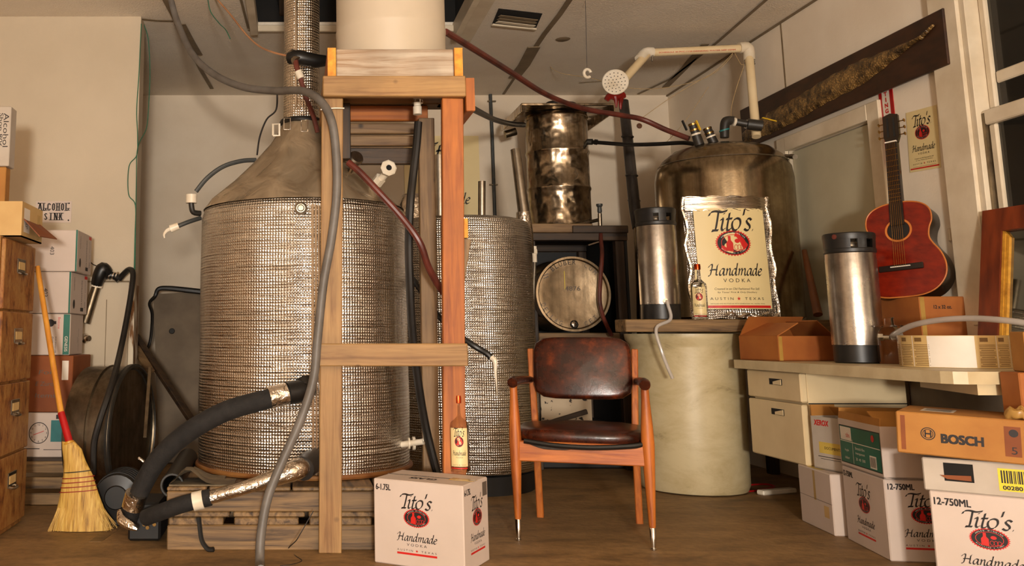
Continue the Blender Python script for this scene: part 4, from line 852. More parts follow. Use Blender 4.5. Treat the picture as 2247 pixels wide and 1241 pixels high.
m.add(vs, [(i * n_ + k, i * n_ + (k + 1) % n_, (i + 1) * n_ + (k + 1) % n_, (i + 1) * n_ + k) for i in range(len(sec) - 1) for k in range(n_)] + [tuple(range(n_))]); part('straw_head', m, 'broom_straw', br)
m = MB()
for k in range(260):
    a = random.uniform(-1, 1); y = random.uniform(-.9, .9); p0 = P(177, 1112, 4.28) + Vector((a * .1, y * .026, 0)); p1 = P(181, 1166, 4.28) + Vector((a * .145 + random.uniform(-.012, .012), y * .042, random.uniform(-.012, .02) + .018 * a)); p1.z = max(p1.z, .003); m.tube([p0, p1], [.0016, .0008], 3, caps=False)
part('straw_strands', m, 'broom_straw', br, kind='stuff')
for v, w, mt in ((1033, .064, 'black'), (1046, .071, 'red_thread'), (1056, .075, 'red_thread'), (1066, .08, 'red_thread'), (1076, .085, 'red_thread')):
    c = P(172, v, 4.28); m = MB(); m.tube([(c.x + w * math.cos(a) * 1.01, c.y + .0275 * math.sin(a), c.z + .006 * math.cos(a)) for a in [2 * math.pi * k / 32 for k in range(33)]], .0022, 5, 1, smooth=False); part('stitching', m, mt, br)
m = MB(); c = P(152, 972, 4.28); m.torus(c, .02, .006, (neck - fer), 20); part('wire_binding', m, 'frame_gold', br)
m = MB(); a = G(195, 1190); m.slab([G(240, 1155) + Vector((0, 0, .001)), G(265, 1158) + Vector((0, 0, .001)), G(222, 1188) + Vector((0, 0, .001)), G(195, 1188) + Vector((0, 0, .001))], .004); solo('wood_offcut', m, 'pallet_x', 'flat pale wood offcut on the floor in front of the broom', 'wood scrap')
# ================================================================ MIDDLE: RACK, DRUMS, SHOWER, STEEL TANK
rk = thing('drum_rack', 'dark timber rack holding one drum on its side and one upright on top', 'rack', (1.95, 6.5, 0))
RX0, RX1, RY0, RY1 = 1.555, 2.215, 6.13, 7.0
for x in (RX0, RX1 - .06):
    for y in (RY0, RY1 - .06): part('post', bx(x, x + .06, y, y + .06, 0, 1.50, bev=.004), 'dark_timber_z', rk, smooth=0)
part('top_plank', bx(1.53, 2.0, RY0 - .02, RY0 + .12, 1.555, 1.615, bev=.004), 'pine_grey_x', rk, smooth=0)
part('top_plank', bx(1.86, 2.235, RY0 - .035, RY0 - .021, 1.55, 1.60, bev=.004), 'dark_timber_x', rk, smooth=0)
for k in range(4): part('top_plank', bx(1.53, 2.235, RY0 + .13 + .19 * k, RY0 + .30 + .19 * k, 1.555, 1.60, bev=.004), 'dark_timber_x', rk, smooth=0)
part('cross_beam', bx(RX0 - .02, RX1 + .02, RY0 - .012, RY0 + .05, 1.501, 1.554, bev=.004), 'dark_timber_x', rk, smooth=0); part('cross_beam', bx(RX0 - .02, RX1 + .02, RY1 - .06, RY1, 1.501, 1.554, bev=.004), 'dark_timber_x', rk, smooth=0)
part('cross_beam', bx(RX0 + .06, RX1 - .06, RY0, RY0 + .05, .80, .885, bev=.004), 'pine_grey_x', rk, smooth=0); part('cross_beam', bx(RX0 + .06, RX1 - .06, RY1 - .06, RY1 - .01, .80, .885, bev=.004), 'dark_timber_x', rk, smooth=0)
part('back_panel', bx(RX0, RX1, RY1 + .001, RY1 + .02, .02, 1.5), 'black', rk, smooth=0)
part('side_panel', bx(RX1 + .001, RX1 + .018, RY0 + .0, RY1, .02, 1.54), 'black', rk, smooth=0)
for s_ in (0, 1): part('side_bearer', bx(1.66 + .26 * s_, 1.72 + .26 * s_, RY0 + .05, RY1 - .06, .83, .885, bev=.003), 'dark_timber_y', rk, smooth=0)
# lower torn board and black crate seen under the chair back
m = bx(1.60, 1.93, 6.09, 6.11, .28, .52); lb = solo('torn_board', m, 'torn_paper', 'white board with torn black patches standing behind the leather chair', 'board', smooth=0); 
m = MB(); m.bar(P(1190, 932, 6.07), P(1288, 902, 6.07), .025, .03, .003); part('bar', m, 'dark_timber_x', lb)
m = bx(1.6, 2.2, 6.2, 6.9, 0, .27, bev=.01); solo('black_crate', m, 'black', 'black crate on the floor under the drum rack', 'crate', smooth=0)
# drum on its side in the rack, stamped head
dh = thing('stamped_drum', 'steel drum lying in the rack with stamped letters on its round head', 'drum', (1.817, 6.5, .886))
c = Vector((1.817, 6.0, 1.138)); RD = .243; Mh = frame(c, (0, -1, 0))
m = MB(); m.lathe([(RD - .01, -.02), (RD - .002, -.03), (RD - .004, -.4), (RD + .004, -.42), (RD - .004, -.44), (RD - .004, -.86)][::-1], Mh, 56); part('drum_shell', m, 'steel_dark', dh)
m = MB(); m.lathe([(RD - .004, -.03), (RD + .003, -.012), (RD + .002, .002), (RD - .012, .002), (RD - .02, -.012), (RD - .055, -.012), (RD - .07, -.016), (0, -.016)], Mh, 64, False); hd = part('drum_head', m, 'steel_head', dh)
fnh = plane_fn(axes(c + Vector((0, .0155, 0)), (1, 0, 0), (0, 0, 1), (0, -1, 0)))
def stamped(body, x, y, h, rot=0, w=None, name='stamped_letter', mt='steel_head', zz=.0055):
    vs, fs, tw, th = text_shape(body); sy = h / th; sx = w / tw if w else sy; m = MB(); c_, s_ = math.cos(rot), math.sin(rot); n = len(vs)
    q = [(x + a * sx * c_ - b * sy * s_, y + a * sx * s_ + b * sy * c_) for a, b, _ in vs]
    put(m, [(a, b, zz) for a, b in q], fs, fnh)
    put(m, [(a * 1.004 + .0012, b - .0012, .0012) for a, b in q], fs, fnh) if False else None
    part(name, m, mt, dh, smooth=0)
fnh2 = plane_fn(axes(c + Vector((0, .0115, 0)), (1, 0, 0), (0, 0, 1), (0, -1, 0)))
for word, a0, step in (('BLUBER', 128, -8.5), ('CUM', 63, -10), ('DELLAG', 200, 9), ('CET', 292, 10)):
    for k, ch in enumerate(word):
        a = math.radians(a0 + step * k); up_ = a - math.pi / 2 if step < 0 else a + math.pi / 2; stamped(ch, (RD - .035) * math.cos(a), (RD - .035) * math.sin(a), .03, up_, .02, mt='ink_black' if word == 'BLUBER' else 'ink_grey')
stamped('4876', -.0, .035, .03, 0, .1, 'stamped_number', 'ink_grey')
m = MB(); a = math.radians(146); 
for i in (-1, 0, 1):
    for j in (-1, 1): oval(m, fnh2, (RD - .035) * math.cos(a) + .011 * i, (RD - .035) * math.sin(a) + .009 * j + .005 * i, .006, .0045, .0025, 10)
part('stamped_emblem', m, 'ink_grey', dh, smooth=0)
m = MB(); rect(m, fnh, -.05, .09, .003, .12, .0012); part('yellow_drip', m, 'ink_yellow', dh, smooth=0)
m = MB(); m.lathe([(.0, .012), (.018, .012), (.024, .006), (.03, 0)], frame(c + Vector((0, .014, -.2)), (0, -1, 0)), 10); bg = part('bung', m, 'black_rubber', dh); m = MB(); m.lathe([(0, .018), (.012, .017), (.02, .012)], frame(c + Vector((-.004, .014, -.198)), (.2, -1, .2)), 7); part('foil_plug', m, 'foil_wrap', bg)
# upright dented drum with tray lid
ud = thing('upright_drum', 'dented shiny steel drum standing on the rack under a wide square lid', 'drum', (1.99, 6.6, 1.617))
m = MB(); R = .222; m.lathe([(R - .01, 1.616), (R + .006, 1.622), (R + .004, 1.65), (R, 1.66), (R, 1.90), (R + .007, 1.915), (R + .007, 1.925), (R, 1.94), (R, 2.17), (R + .007, 2.185), (R + .007, 2.195), (R, 2.21), (R, 2.44), (R + .007, 2.45), (R, 2.47)], Zm(1.925, 6.6, 0), 56); part('drum_shell', m, 'steel_drum', ud)
q = [P(1118, 272, 6.35), P(1152, 238, 6.85), P(1285, 238, 6.85), P(1335, 262, 6.35)]; 
m = MB(); zl = 2.475; m.box((1.925, 6.60, zl + .012), (.66, .62, .02), None, .004)
for s_ in (-1, 1): m.box((1.925 + s_ * .33, 6.6, zl - .015), (.012, .62, .06), None, .003)
part('tray_lid', m, 'steel_drum', ud, smooth=0)
m = MB(); 
for k in range(4): c0 = Vector((1.925 + .02 * (k % 2), 6.5 + .03 * k, zl + .035 + .014 * k)); m.torus(c0, .09 + .012 * ((k * 2) % 3), .0065, (.12 * (k - 1.5), .1, 1), 28, 6)
solo('tubing_coil', m, 'black_rubber', 'coil of thin black tubing lying on the square drum lid', 'tubing')
m = MB(); m.cyl(P(1108, 295, 6.9), P(1132, 288, 6.9), .03, .03, 14); solo('pipe_flange', m, 'steel_dark', 'short steel pipe flange on the wall beside the dented drum', 'flange')
hose('lid_hose', PP((1026, 232, 4.25), (1050, 245, 4.8), (1085, 262, 5.7), (1118, 271, 6.2), (1150, 274, 6.38)), .018, 'black_rubber', 'black hose from the timber stand to the dented drum lid')
hf = hose('link_hose', PP((1293, 311, 6.5), (1320, 313, 6.4), (1380, 317, 6.2), (1440, 316, 6.0), (1500, 313, 5.85), (1530, 318, 5.75)), .014, 'black_rubber', 'black hose linking the dented drum to the steel tank')
m = MB(); m.cyl(P(1290, 311, 6.5), P(1300, 311, 6.48), .022, n=12); m.cyl(P(1304, 311, 6.47), P(1311, 312, 6.46), .02, n=12); part('coupling', m, 'black_pvc', hf)
hl = hose('ceiling_hose', PP((978, 70, 4.2), (1040, 108, 4.5), (1120, 158, 4.95), (1200, 208, 5.35), (1280, 238, 5.6), (1360, 252, 5.7), (1410, 262, 5.75), (1460, 284, 5.7), (1512, 304, 5.62)), .017, 'red_hose', 'long dark red hose sagging below the ceiling from the stand to the steel tank')
# shut-off cock and red hose
vf = thing('shutoff_cock', 'pipe arm with a blue-capped cock fixed at the dented drum foot', 'valve', P(1280, 500, 6.3))
m = MB(); m.cyl(P(1245, 498, 6.3), P(1295, 486, 6.2), .02, .022, 14); m.cyl(P(1292, 487, 6.2), P(1314, 482, 6.15), .012, n=10); part('arm_pipe', m, 'steel_dark', vf)
m = MB(); m.cyl(P(1317, 500, 6.15), P(1316, 468, 6.15), .014, n=12); part('tee', m, 'steel_pipe', vf)
m = MB(); m.lathe([(.012, 0), (.016, .01), (.014, .04), (.022, .05), (.022, .062)], Zm(*P(1316, 467, 6.15)), 12); part('blue_cap', m, 'blue_hose', vf)
m = MB(); m.tube(PP((1250, 492, 6.25), (1220, 490, 6.25), (1200, 500, 6.25), (1170, 512, 6.2)), .004, 6); part('bent_wire', m, 'steel_pipe', vf)
hose('cock_hose', PP((1317, 500, 6.15), (1319, 530, 6.08), (1321, 560, 5.97), (1317, 620, 5.94), (1316, 660, 5.94), (1322, 690, 5.95), (1332, 715, 5.97), (1342, 735, 6.0)), .0135, 'red_hose', 'dark red hose hanging from the blue-capped cock across the drum head')
# conduit and poster on the back wall, behind the stand
m = MB(); m.tube([P(1076, 207, 7.37), P(1080, 300, 7.37), P(1089, 560, 7.37), P(1092, 900, 7.37)], .014, 12, 1, smooth=False); cdt = solo('conduit', m, 'blue_hose', 'grey-blue conduit running down the back wall', 'conduit')
for v in (222, 405): m = MB(); c = P(1079 if v < 300 else 1083, v, 7.365); m.box(c, (.07, .012, .012), None, .002); part('strap', m, 'steel_dark', cdt, smooth=0)
a, b = P(955, 298, 7.392), P(1055, 472, 7.392); ps = thing('wall_poster', 'large cream poster on the back wall half hidden by the timber stand', 'poster', (a.x, 7.39, b.z))
part('sheet', bx(b.x - .62, b.x, 7.388, 7.396, a.z - .86, a.z), 'label_cream', ps, smooth=0)
brand_art(ps, plane_fn(axes((b.x - .31, 7.387, a.z - .42), (1, 0, 0), (0, 0, 1), (0, -1, 0))), .56, detail=False)
# old waste pipe up to the ceiling with red sealant
wp = thing('waste_pipe', 'old dark waste pipe leaning from the ceiling down beside the kegs', 'pipe', P(1405, 700, 6.6))
m = MB(); m.tube(PP((1368, 222, 7.0), (1380, 330, 6.9), (1392, 450, 6.8), (1400, 500, 6.75)), [.038, .04, .042, .04], 16); part('pipe', m, 'old_drain_pipe', wp)
m = MB(); m.tube(PP((1400, 495, 6.75), (1405, 600, 6.7), (1408, 720, 6.65), (1410, 960, 6.6), (1410, 984, 6.6)), .034, 14); part('lower_pipe', m, 'steel_pipe', wp)
for v, u in ((300, 1377), (385, 1386), (440, 1391)): m = MB(); c = P(u, v, 6.87 if v < 350 else 6.82); m.torus(c, .042, .006, (.1, 0, 1), 20, 6); part('tape_band', m, 'old_drain_pipe', wp)
m = MB(); m.tube(PP((1330, 220, 6.98), (1340, 210, 6.97), (1355, 214, 6.96), (1368, 208, 6.97)), [.02, .03, .026, .03], 8); m.tube(PP((1350, 212, 6.95), (1352, 222, 6.95), (1352, 236, 6.95)), [.02, .016, .006], 8); m.tube(PP((1364, 212, 6.96), (1362, 225, 6.95), (1362, 240, 6.95)), [.022, .016, .006], 8); part('red_sealant', m, 'red_sealant', wp)
m = MB(); m.lathe([(0, .01), (.02, .008), (.024, 0)], frame(P(1403, 276, 7.398), (0, -1, 0)), 9); solo('wall_hole_plug', m, 'stick_wood', 'small brown knot of old fixing on the back wall beside the waste pipe', 'fixing')
# pendant string with white clip
pc = thing('pendant_clip', 'white plastic ring clip hanging on a string from the ceiling', 'clip', P(1290, 160, 5.25))
m = MB(); m.tube(PP((1284, -12, 5.22), (1286, 60, 5.23), (1288, 148, 5.25)), .0016, 5); part('cord', m, 'thin_black_wire', pc)
m = MB(); m.torus(P(1289, 161, 5.25), .024, .009, (.35, -1, -.1), 22, 8, math.radians(295), math.radians(20)); part('ring_clip', m, 'white_plastic', pc)
# platform, poly barrel
PZ = .956
pf = thing('plank_platform', 'thick weathered plank platform laid over the cream barrel', 'platform', (2.4, 5.5, .885))
part('front_plank', bx(1.808, 2.545, 5.05, 5.22, .888, PZ, bev=.004), 'pallet_x', pf, smooth=0)
for k in range(4): part('plank', bx(1.95 + .075 * k, 3.06, 5.225 + .2 * k, 5.42 + .2 * k, .888, PZ, bev=.004), 'pallet_x', pf, smooth=0)
for x in (2.24, 3.0): part('leg', bx(x, x + .06, 5.95, 6.01, 0, .887, bev=.004), 'dark_timber_z', pf, smooth=0)
part('leg', bx(3.0, 3.06, 5.24, 5.3, 0, .887, bev=.004), 'dark_timber_z', pf, smooth=0)
pbx, pby = 2.283, 5.42
pl = thing('poly_barrel', 'scuffed cream plastic open barrel under the plank platform', 'barrel', (pbx, pby, 0))
m = MB(); m.lathe([(.255, 0), (.285, .008), (.298, .04), (.303, .3), (.306, .6), (.309, .80), (.312, .815), (.332, .845), (.336, .865), (.336, .878), (.322, .878), (.30, .83), (.295, .1), (0, .03)], Zm(pbx, pby, 0), 64); part('barrel_shell', m, 'barrel_poly', pl)
m = MB(); c = Vector((pbx + .27, pby - .2, .78)); 
for k, q in enumerate(('5', '5', 'G')): text(m, plane_fn(axes((pbx + .247, pby - .193, .76 - .035 * k), (.62, .78, 0), (0, 0, 1), (.78, -.62, 0))), q, 0, 0, .025, .028)
part('handwriting', m, 'ink_grey', pl, smooth=0)
m = MB(); m.bar((pbx + .28, pby - .21, .835), (pbx + .29, pby - .19, .80), .02, .02, .004); part('rim_clip', m, 'black', pl)
# kegs
def keg(name, label, x, y, z, h=.63, R=.108, group='soda kegs', tap=0.0, ang=None):
    o = thing(name, label, 'keg', (x, y, z), 0, group); k = h / .63
    m = MB(); m.lathe([(R * .9, .0), (R * .97, .004), (R * .97, .085 * k), (R * .93, .09 * k)], None, 40); part('base_boot', m, 'black_rubber', o, True)
    m = MB(); m.lathe([(R * .9, .08 * k), (R, .086 * k), (R, .1 * k), (R, .5 * k), (R * .985, .505 * k), (R * .985, .53 * k), (R * .93, .55 * k), (R * .6, .565 * k), (0, .57 * k)], None, 48); part('keg_shell', m, 'steel_keg', o, True)
    m = MB(); n = 40; zz = [.528 * k, .60 * k, .63 * k]
    m.lathe([(R * .99, .53 * k), (R * 1.03, .535 * k), (R * 1.03, .55 * k), (R * .99, .555 * k)], None, n, False)
    for a0, a1 in ((-62, 20), (38, 142), (160, 242), (258, 280)):
        m.lathe([(R * .93, .55 * k), (R * 1.0, .55 * k), (R * 1.02, .6 * k), (R * .95, .6 * k), (R * .93, .55 * k)], None, 12, False, False, math.radians(a1 - a0), math.radians(a0))
    m.lathe([(R * .92, .597 * k), (R * 1.02, .597 * k), (R * 1.04, .61 * k), (R * 1.03, .625 * k), (R * .98, .63 * k), (R * .9, .625 * k), (R * .9, .6 * k)], None, n, False); part('handle_ring', m, 'black_rubber', o, True)
    m = MB(); m.lathe([(0, .59 * k), (R * .5, .585 * k), (R * .55, .57 * k), (R * .55, .56 * k)][::-1], None, 20); lid = part('lid', m, 'steel_pipe', o, True)
    m = MB(); m.torus((0, 0, .595 * k), R * .3, .004, (0, 1, 0), 16, 6, math.pi); part('bail', m, 'chrome', lid, True)
    if ang is not None:
        a = math.radians(ang); d = Vector((math.cos(a), math.sin(a), 0)); p = d * R + Vector((0, 0, tap)); m = MB(); m.cyl(p - d * .01, p + d * .012, .016, n=6); m.cyl(p + d * .012, p + d * .03, .009, n=10); part('spigot', m, 'chrome', o, True)
    return o
k2 = Vector((2.065, 5.2, PZ)); keg('soda_keg', 'tall steel keg with black rubber ends on the plank platform', k2.x, k2.y, k2.z, tap=.10, ang=-98)
hose('platform_keg_tube', [k2 + Vector((-.016, -.137, .10)), k2 + Vector((-.018, -.15, .08)), k2 + Vector((-.015, -.165, .0)), *PP((1440, 720, 5.02), (1452, 770, 5.0), (1465, 805, 5.0), (1476, 830, 5.0))], .009, 'clear_tube', 'clear plastic tube hanging from the platform keg in front of the cream barrel', 'tube')
k1 = Vector((2.66, 4.37, .742)); o = keg('soda_keg', 'scuffed steel keg with black rubber ends on the desk', k1.x, k1.y, k1.z, h=.61, tap=.115, ang=-52)
m = MB(); a = math.radians(-152); d = Vector((math.cos(a), math.sin(a), 0)); m.lathe([(0, .003), (.011, .002), (.012, 0)], frame(d * .1125 + Vector((0, 0, .59)), d), 16); part('red_sticker', m, 'red_hose', o, True)
hose('desk_keg_tube', [k1 + Vector((.088, -.11, .115)), k1 + Vector((.108, -.135, .125)), *PP((1960, 735, 4.2), (2000, 714, 4.05), (2060, 702, 3.9), (2130, 698, 3.75), (2200, 702, 3.6), (2262, 710, 3.5))], .0125, 'clear_tube', 'clear plastic tube arching from the desk keg over the label roll', 'tube', 12)
# steel tank
T3 = Vector((2.665, 5.62, PZ)); R3 = .398
t3 = thing('steel_tank', 'large bare steel tank with a domed top on the plank platform', 'tank', T3)
m = MB(); m.lathe([(R3 - .03, 0), (R3, .02), (R3, .86), (R3 - .01, .93), (R3 - .05, 1.0), (R3 - .11, 1.05), (R3 - .2, 1.08), (0, 1.1)], Zm(*T3), 72); part('tank_shell', m, 'steel_tank', t3)
m = MB(); m.torus(T3 + Vector((0, 0, .965)), R3 - .028, .004, n=64, m=6); part('dome_weld', m, 'steel_pipe', t3)
m = MB(); c = P(1728, 343, 5.5); m.cyl(P(1724, 342, 5.52), P(1742, 343, 5.42), .012, n=10); m.cyl(P(1736, 343, 5.45), P(1745, 344, 5.4), .016, n=12); part('side_port', m, 'steel_pipe', t3)
for (u0, v0, u1, v1, hc, hu, hv) in ((1535, 312, 1519, 270, 'black', 1500, 272), (1568, 312, 1551, 280, 'yellow_plastic', 1530, 272)):
    m = MB(); a, b = P(u0, v0 + 6, 5.5), P(u1, v1, 5.5); m.cyl(a, b, .03, .024, 14); vp = part('valve', m, 'black_pvc', t3)
    for f in (.45, .65, .9): m = MB(); q = a.lerp(b, f); m.cyl(q, q + (b - a) * .08, .032 - .006 * f, n=12); part('valve_ring', m, 'white_plastic' if f < .6 else 'brass', vp)
    m = MB(); q = a.lerp(b, .35); m.bar(P(hu - 3, hv - 8, 5.46), P(hu + 7, hv + 14, 5.46), .022, .008, .003); part('valve_handle', m, hc, vp)
m = MB(); m.tube(PP((1590, 302, 5.55), (1590, 280, 5.55), (1594, 266, 5.55), (1610, 264, 5.55)), [.026, .028, .03, .026], 14); eb = part('outlet_elbow', m, 'black_pvc', t3)
m = MB(); m.tube(PP((1608, 266, 5.55), (1640, 272, 5.52)), .022, 14); m.tube(PP((1640, 272, 5.52), (1672, 276, 5.5)), .034, 12); part('outlet_pipe', m, 'black_pvc', eb)
for u, v in ((1608, 267), (1637, 272)): m = MB(); m.cyl(P(u, v, 5.54), P(u + 5, v + 1, 5.54), .028, n=12); part('white_ring', m, 'white_plastic', eb)
m = MB(); m.tube([P(1589, 284, 5.55), P(1590, 287, 5.55)], .031, 14); part('blue_ring', m, 'ink_teal', eb)
m = MB(); m.bar(P(1672, 258, 5.46), P(1704, 266, 5.46), .014, .006, .002); part('yellow_lever', m, 'yellow_plastic', eb)
# foil sheet with the big printed sign on the tank front
fs = thing('foil_backed_sign', 'big cream printed sign on a silver foil sheet, leaning on the steel tank', 'sign', (2.57, 5.13, PZ))
def sgn(x, y, z): return Vector((2.478 + x * .87, 5.13 + .12 * (x / .3) ** 2 * .5 + (y + .36) * .045 - z, 1.31 + y * .935))
def sheet(x0, x1, y0, y1, z, nx=24, ny=10, wob=.0):
    m = MB(); vs = [sgn(x0 + (x1 - x0) * i / nx + wob * .4 * math.sin(j * 1.7) * (1 if i == nx else 0), y0 + (y1 - y0) * j / ny + wob * .3 * math.sin(i * 1.1) * (1 if j == ny or j == 0 else 0), z + wob * .5 * math.sin(i * 2.3 + j * 3.1)) for j in range(ny + 1) for i in range(nx + 1)]
    m.add(vs, [(j * (nx + 1) + i, j * (nx + 1) + i + 1, (j + 1) * (nx + 1) + i + 1, (j + 1) * (nx + 1) + i) for j in range(ny) for i in range(nx)])
    o = len(m.f)
    for f in range(o): j, i = divmod(f, nx); m.uv[f] = [((i + a) * (x1 - x0) / nx, (j + b) * (y1 - y0) / ny) for a, b in ((0, 0), (1, 0), (1, 1), (0, 1))]
    return m
part('foil_sheet', sheet(-.285, .285, -.374, .36, .0, wob=.016), 'foil_tank', fs, smooth=60)
part('film_sleeve', sheet(-.275, .285, .28, .372, .012, wob=.012), 'foil_plain', fs, smooth=60)
part('printed_sheet', sheet(-.232, .225, -.315, .295, .014), 'label_cream', fs, smooth=60)
brand_art(fs, lambda x, y, z: sgn(x - .004, y, z + .0145), .435)
for x0 in (-.28, .27): m = MB(); m.tube([sgn(x0 + .012 * math.sin(k * 1.9), -.37 + .074 * k, .01) for k in range(11)], [.012, .008] * 5 + [.012], 6, 2); part('crumpled_edge', m, 'foil_wrap', fs)
m = MB(); m.tube([sgn(-.1 + .04 * k, -.355 + .012 * math.sin(k * 2.1), .014) for k in range(10)], [.006, .016] * 5, 6, 2); part('crumpled_edge', m, 'foil_wrap', fs)
# bottles
def bottle(name, label, x, y, z, h, R, full=True):
    o = thing(name, label, 'bottle', (x, y, z)); k = h
    m = MB(); m.lathe([(0, .006), (R * .85, 0), (R, .012 * k), (R, .60 * k), (R * .93, .645 * k), (R * .5, .70 * k), (R * .36, .73 * k), (R * .32, .93 * k), (R * .38, .935 * k), (R * .38, .95 * k), (0, .95 * k)], None, 36); part('glass', m, 'bottle_glass', o, True)
    m = MB(); m.lathe([(R * .4, .90 * k), (R * .41, .965 * k), (R * .38, 1.0 * k), (0, 1.0 * k)], None, 20); part('cap', m, 'copper_cap', o, True)
    A = math.radians(104); a0 = math.atan2(-y, -x); rr = R * 1.006; zc = .33 * k; lw = rr * A; lh = .50 * k
    fn = lambda u, v, w: Vector(((rr + w) * math.cos(a0 + u / rr), (rr + w) * math.sin(a0 + u / rr), zc + v))
    m = MB(); n = 14; vs = [fn(-lw / 2 + lw * i / n, j * lh / 2, 0) for j in (-1, 1) for i in range(n + 1)]; m.add(vs, [(i, i + 1, n + 2 + i, n + 1 + i) for i in range(n)]); part('paper_label', m, 'label_cream', o, True)
    brand_art(o, lambda u, v, w: fn(u, v * 1.25 * lh / lw / 1.5, w), lw * .94, full=True, local=True, detail=False)
    return o
bottle('glass_bottle', 'clear bottle with a cream label in front of the big foil sign', *(lambda g: (g.x, g.y, PZ + .0005))(P(1537, 694, 5.09)), .305, .0425)
# shower
sw = thing('shower_arm', 'cream plastic pipe shower arm with a round head over the steel tank', 'shower', P(1655, 300, 5.75))
pts = {'a': P(1660, 300, 5.56), 'b': P(1643, 115, 5.75), 'c': P(1636, 106, 5.75), 'd': P(1422, 116, 5.75), 'e': P(1372, 172, 5.6)}
def pipe(a, b, r, mt='cream_pvc', nm='pipe'): m = MB(); m.cyl(a, b, r, n=18); return part(nm, m, mt, sw)
pipe(pts['a'], pts['b'] + Vector((0, 0, -.01)), .0265); pipe(pts['c'] + Vector((-.02, 0, 0)), pts['d'], .0265); pipe(pts['d'], pts['e'], .0265)
m = MB(); m.tube([P(1622, 105, 5.75), P(1638, 104, 5.75), P(1643, 112, 5.75), P(1644, 132, 5.75)], .036, 16, 3); part('elbow', m, 'white_trim', sw)
m = MB(); m.tube([P(1432, 115, 5.75), P(1416, 116, 5.74), P(1404, 130, 5.71)], .034, 16, 3); e2 = part('elbow', m, 'white_plastic', sw)
m = MB(); m.tube([P(1430, 108, 5.73), P(1432, 124, 5.73), P(1431, 134, 5.73)], .006, 6); part('pipe_strap', m, 'steel_pipe', e2)
for u, v in ((1645, 137), (1646, 141)): m = MB(); m.torus(P(u, v, 5.745), .027, .004, (0, 0, 1), 18, 6); part('primer_ring', m, 'blue_hose', sw)
m = MB(); fn = plane_fn(axes(P(1530, 112, 5.722), (1, 0, .04), (-.04, 0, 1), (0, -1, 0))); text(m, fn, 'SCHEDULE 40 PVC-1120 DRINKING WATER NSF 25MM', .0, .0, .5, .009); part('pipe_print', m, 'ink_red', sw, smooth=0)
hc = P(1350, 180, 5.5); nv = Vector((-.42, -.78, -.42)).normalized(); Ms = frame(hc, nv)
m = MB(); m.lathe([(.028, -.07), (.032, -.045), (.04, -.035), (.078, -.012), (.08, 0), (.076, .006), (0, .01)], Ms, 32); sh = part('shower_head', m, 'white_plastic', sw)
m = MB()
for rr, cnt in ((.0, 1), (.02, 6), (.04, 12), (.06, 16)):
    for k in range(cnt): a = 2 * math.pi * k / cnt; m.lathe([(.0, .0105 - rr * .05), (.0034, .0105 - rr * .05)], Ms @ Zm(rr * math.cos(a), rr * math.sin(a), 0), 6, False)
part('spray_holes', m, 'black', sh, kind='stuff')
hose('hanging_string', PP((1203, 142, 6.6), (1230, 160, 6.5), (1300, 172, 6.3), (1360, 190, 6.1), (1430, 195, 6.0), (1500, 185, 5.9), (1560, 165, 5.85), (1600, 130, 5.8), (1612, 108, 5.78)), .0022, 'string', 'pale string drooping below the shower arm', 'string', 5)
hose('tie_string', PP((1610, 112, 5.76), (1625, 140, 5.7), (1632, 144, 5.7), (1620, 180, 5.68), (1606, 230, 5.62), (1604, 262, 5.55)), .0022, 'string', 'yellowish string tied from the shower arm to the tank outlet', 'string', 5)
hose('hose_sling', PP((1612, 112, 5.77), (1570, 155, 5.8), (1520, 185, 5.8), (1470, 215, 5.78), (1404, 262, 5.75)), .002, 'string', 'taut string slinging the ceiling hose up to the shower arm', 'string', 5)
hose('drop_string', PP((1555, 190, 5.85), (1500, 270, 5.9), (1459, 315, 5.95)), .0018, 'string', 'thin string slanting down to the link hose', 'string', 5)

# ================================================================ ARMCHAIR
ch = thing('leather_armchair', 'worn brown leather armchair with orange wood legs and metal-tipped front feet', 'chair', (1.30, 4.25, 0), math.radians(-19.5))
fx, fy, bx0, by = .27, -.275, .225, .29
def cpart(nm, m, mt, smooth=35): return part(nm, m, mt, ch, True, smooth)
for s_ in (-1, 1):
    x = s_ * fx; m = MB(); M = Zm(x, fy, 0)
    m.lathe([(.0115, .085), (.014, .1), (.022, .3), (.0265, .42), (.0235, .5), (.017, .6), (.0155, .655)], M, 18); lg = cpart('front_leg', m, 'chair_wood_z')
    m = MB(); m.lathe([(.0085, 0), (.012, .002), (.012, .007), (.0085, .01), (.0105, .012), (.0128, .088), (.0115, .09)], M, 16); part('metal_ferrule', m, 'chrome', lg, True)
    m = MB(); m.bar((s_ * bx0, by, 0), (s_ * (bx0 + .0), by - .08, .42), .032, .04, .004, (0, 1, 0)); m.bar((s_ * bx0, by - .08, .40), (s_ * (bx0 + .02), by + .03, .80), .03, .042, .004, (0, 1, 0)); cpart('back_leg', m, 'chair_wood_z')
    m = MB(); m.tube([(x, fy - .035, .662), (x, fy, .668), (x - s_ * .005, fy + .2, .665), (x - s_ * .02, by - .07, .655), (x - s_ * .03, by - .0, .65)], [.022, .024, .021, .018, .015], 14, 4); cpart('armrest', m, 'leather')
    m = MB(); m.bar((x, fy, .395), (s_ * bx0, by - .075, .40), .028, .07, .003); cpart('side_rail', m, 'chair_wood_y', 0)
m = MB(); m.bar((-fx, fy, .375), (fx, fy, .375), .03, .085, .004); cpart('front_rail', m, 'chair_wood_x', 0)
m = MB(); m.bar((-bx0, by - .075, .40), (bx0, by - .075, .40), .03, .07, .004); cpart('back_rail', m, 'chair_wood_x', 0)
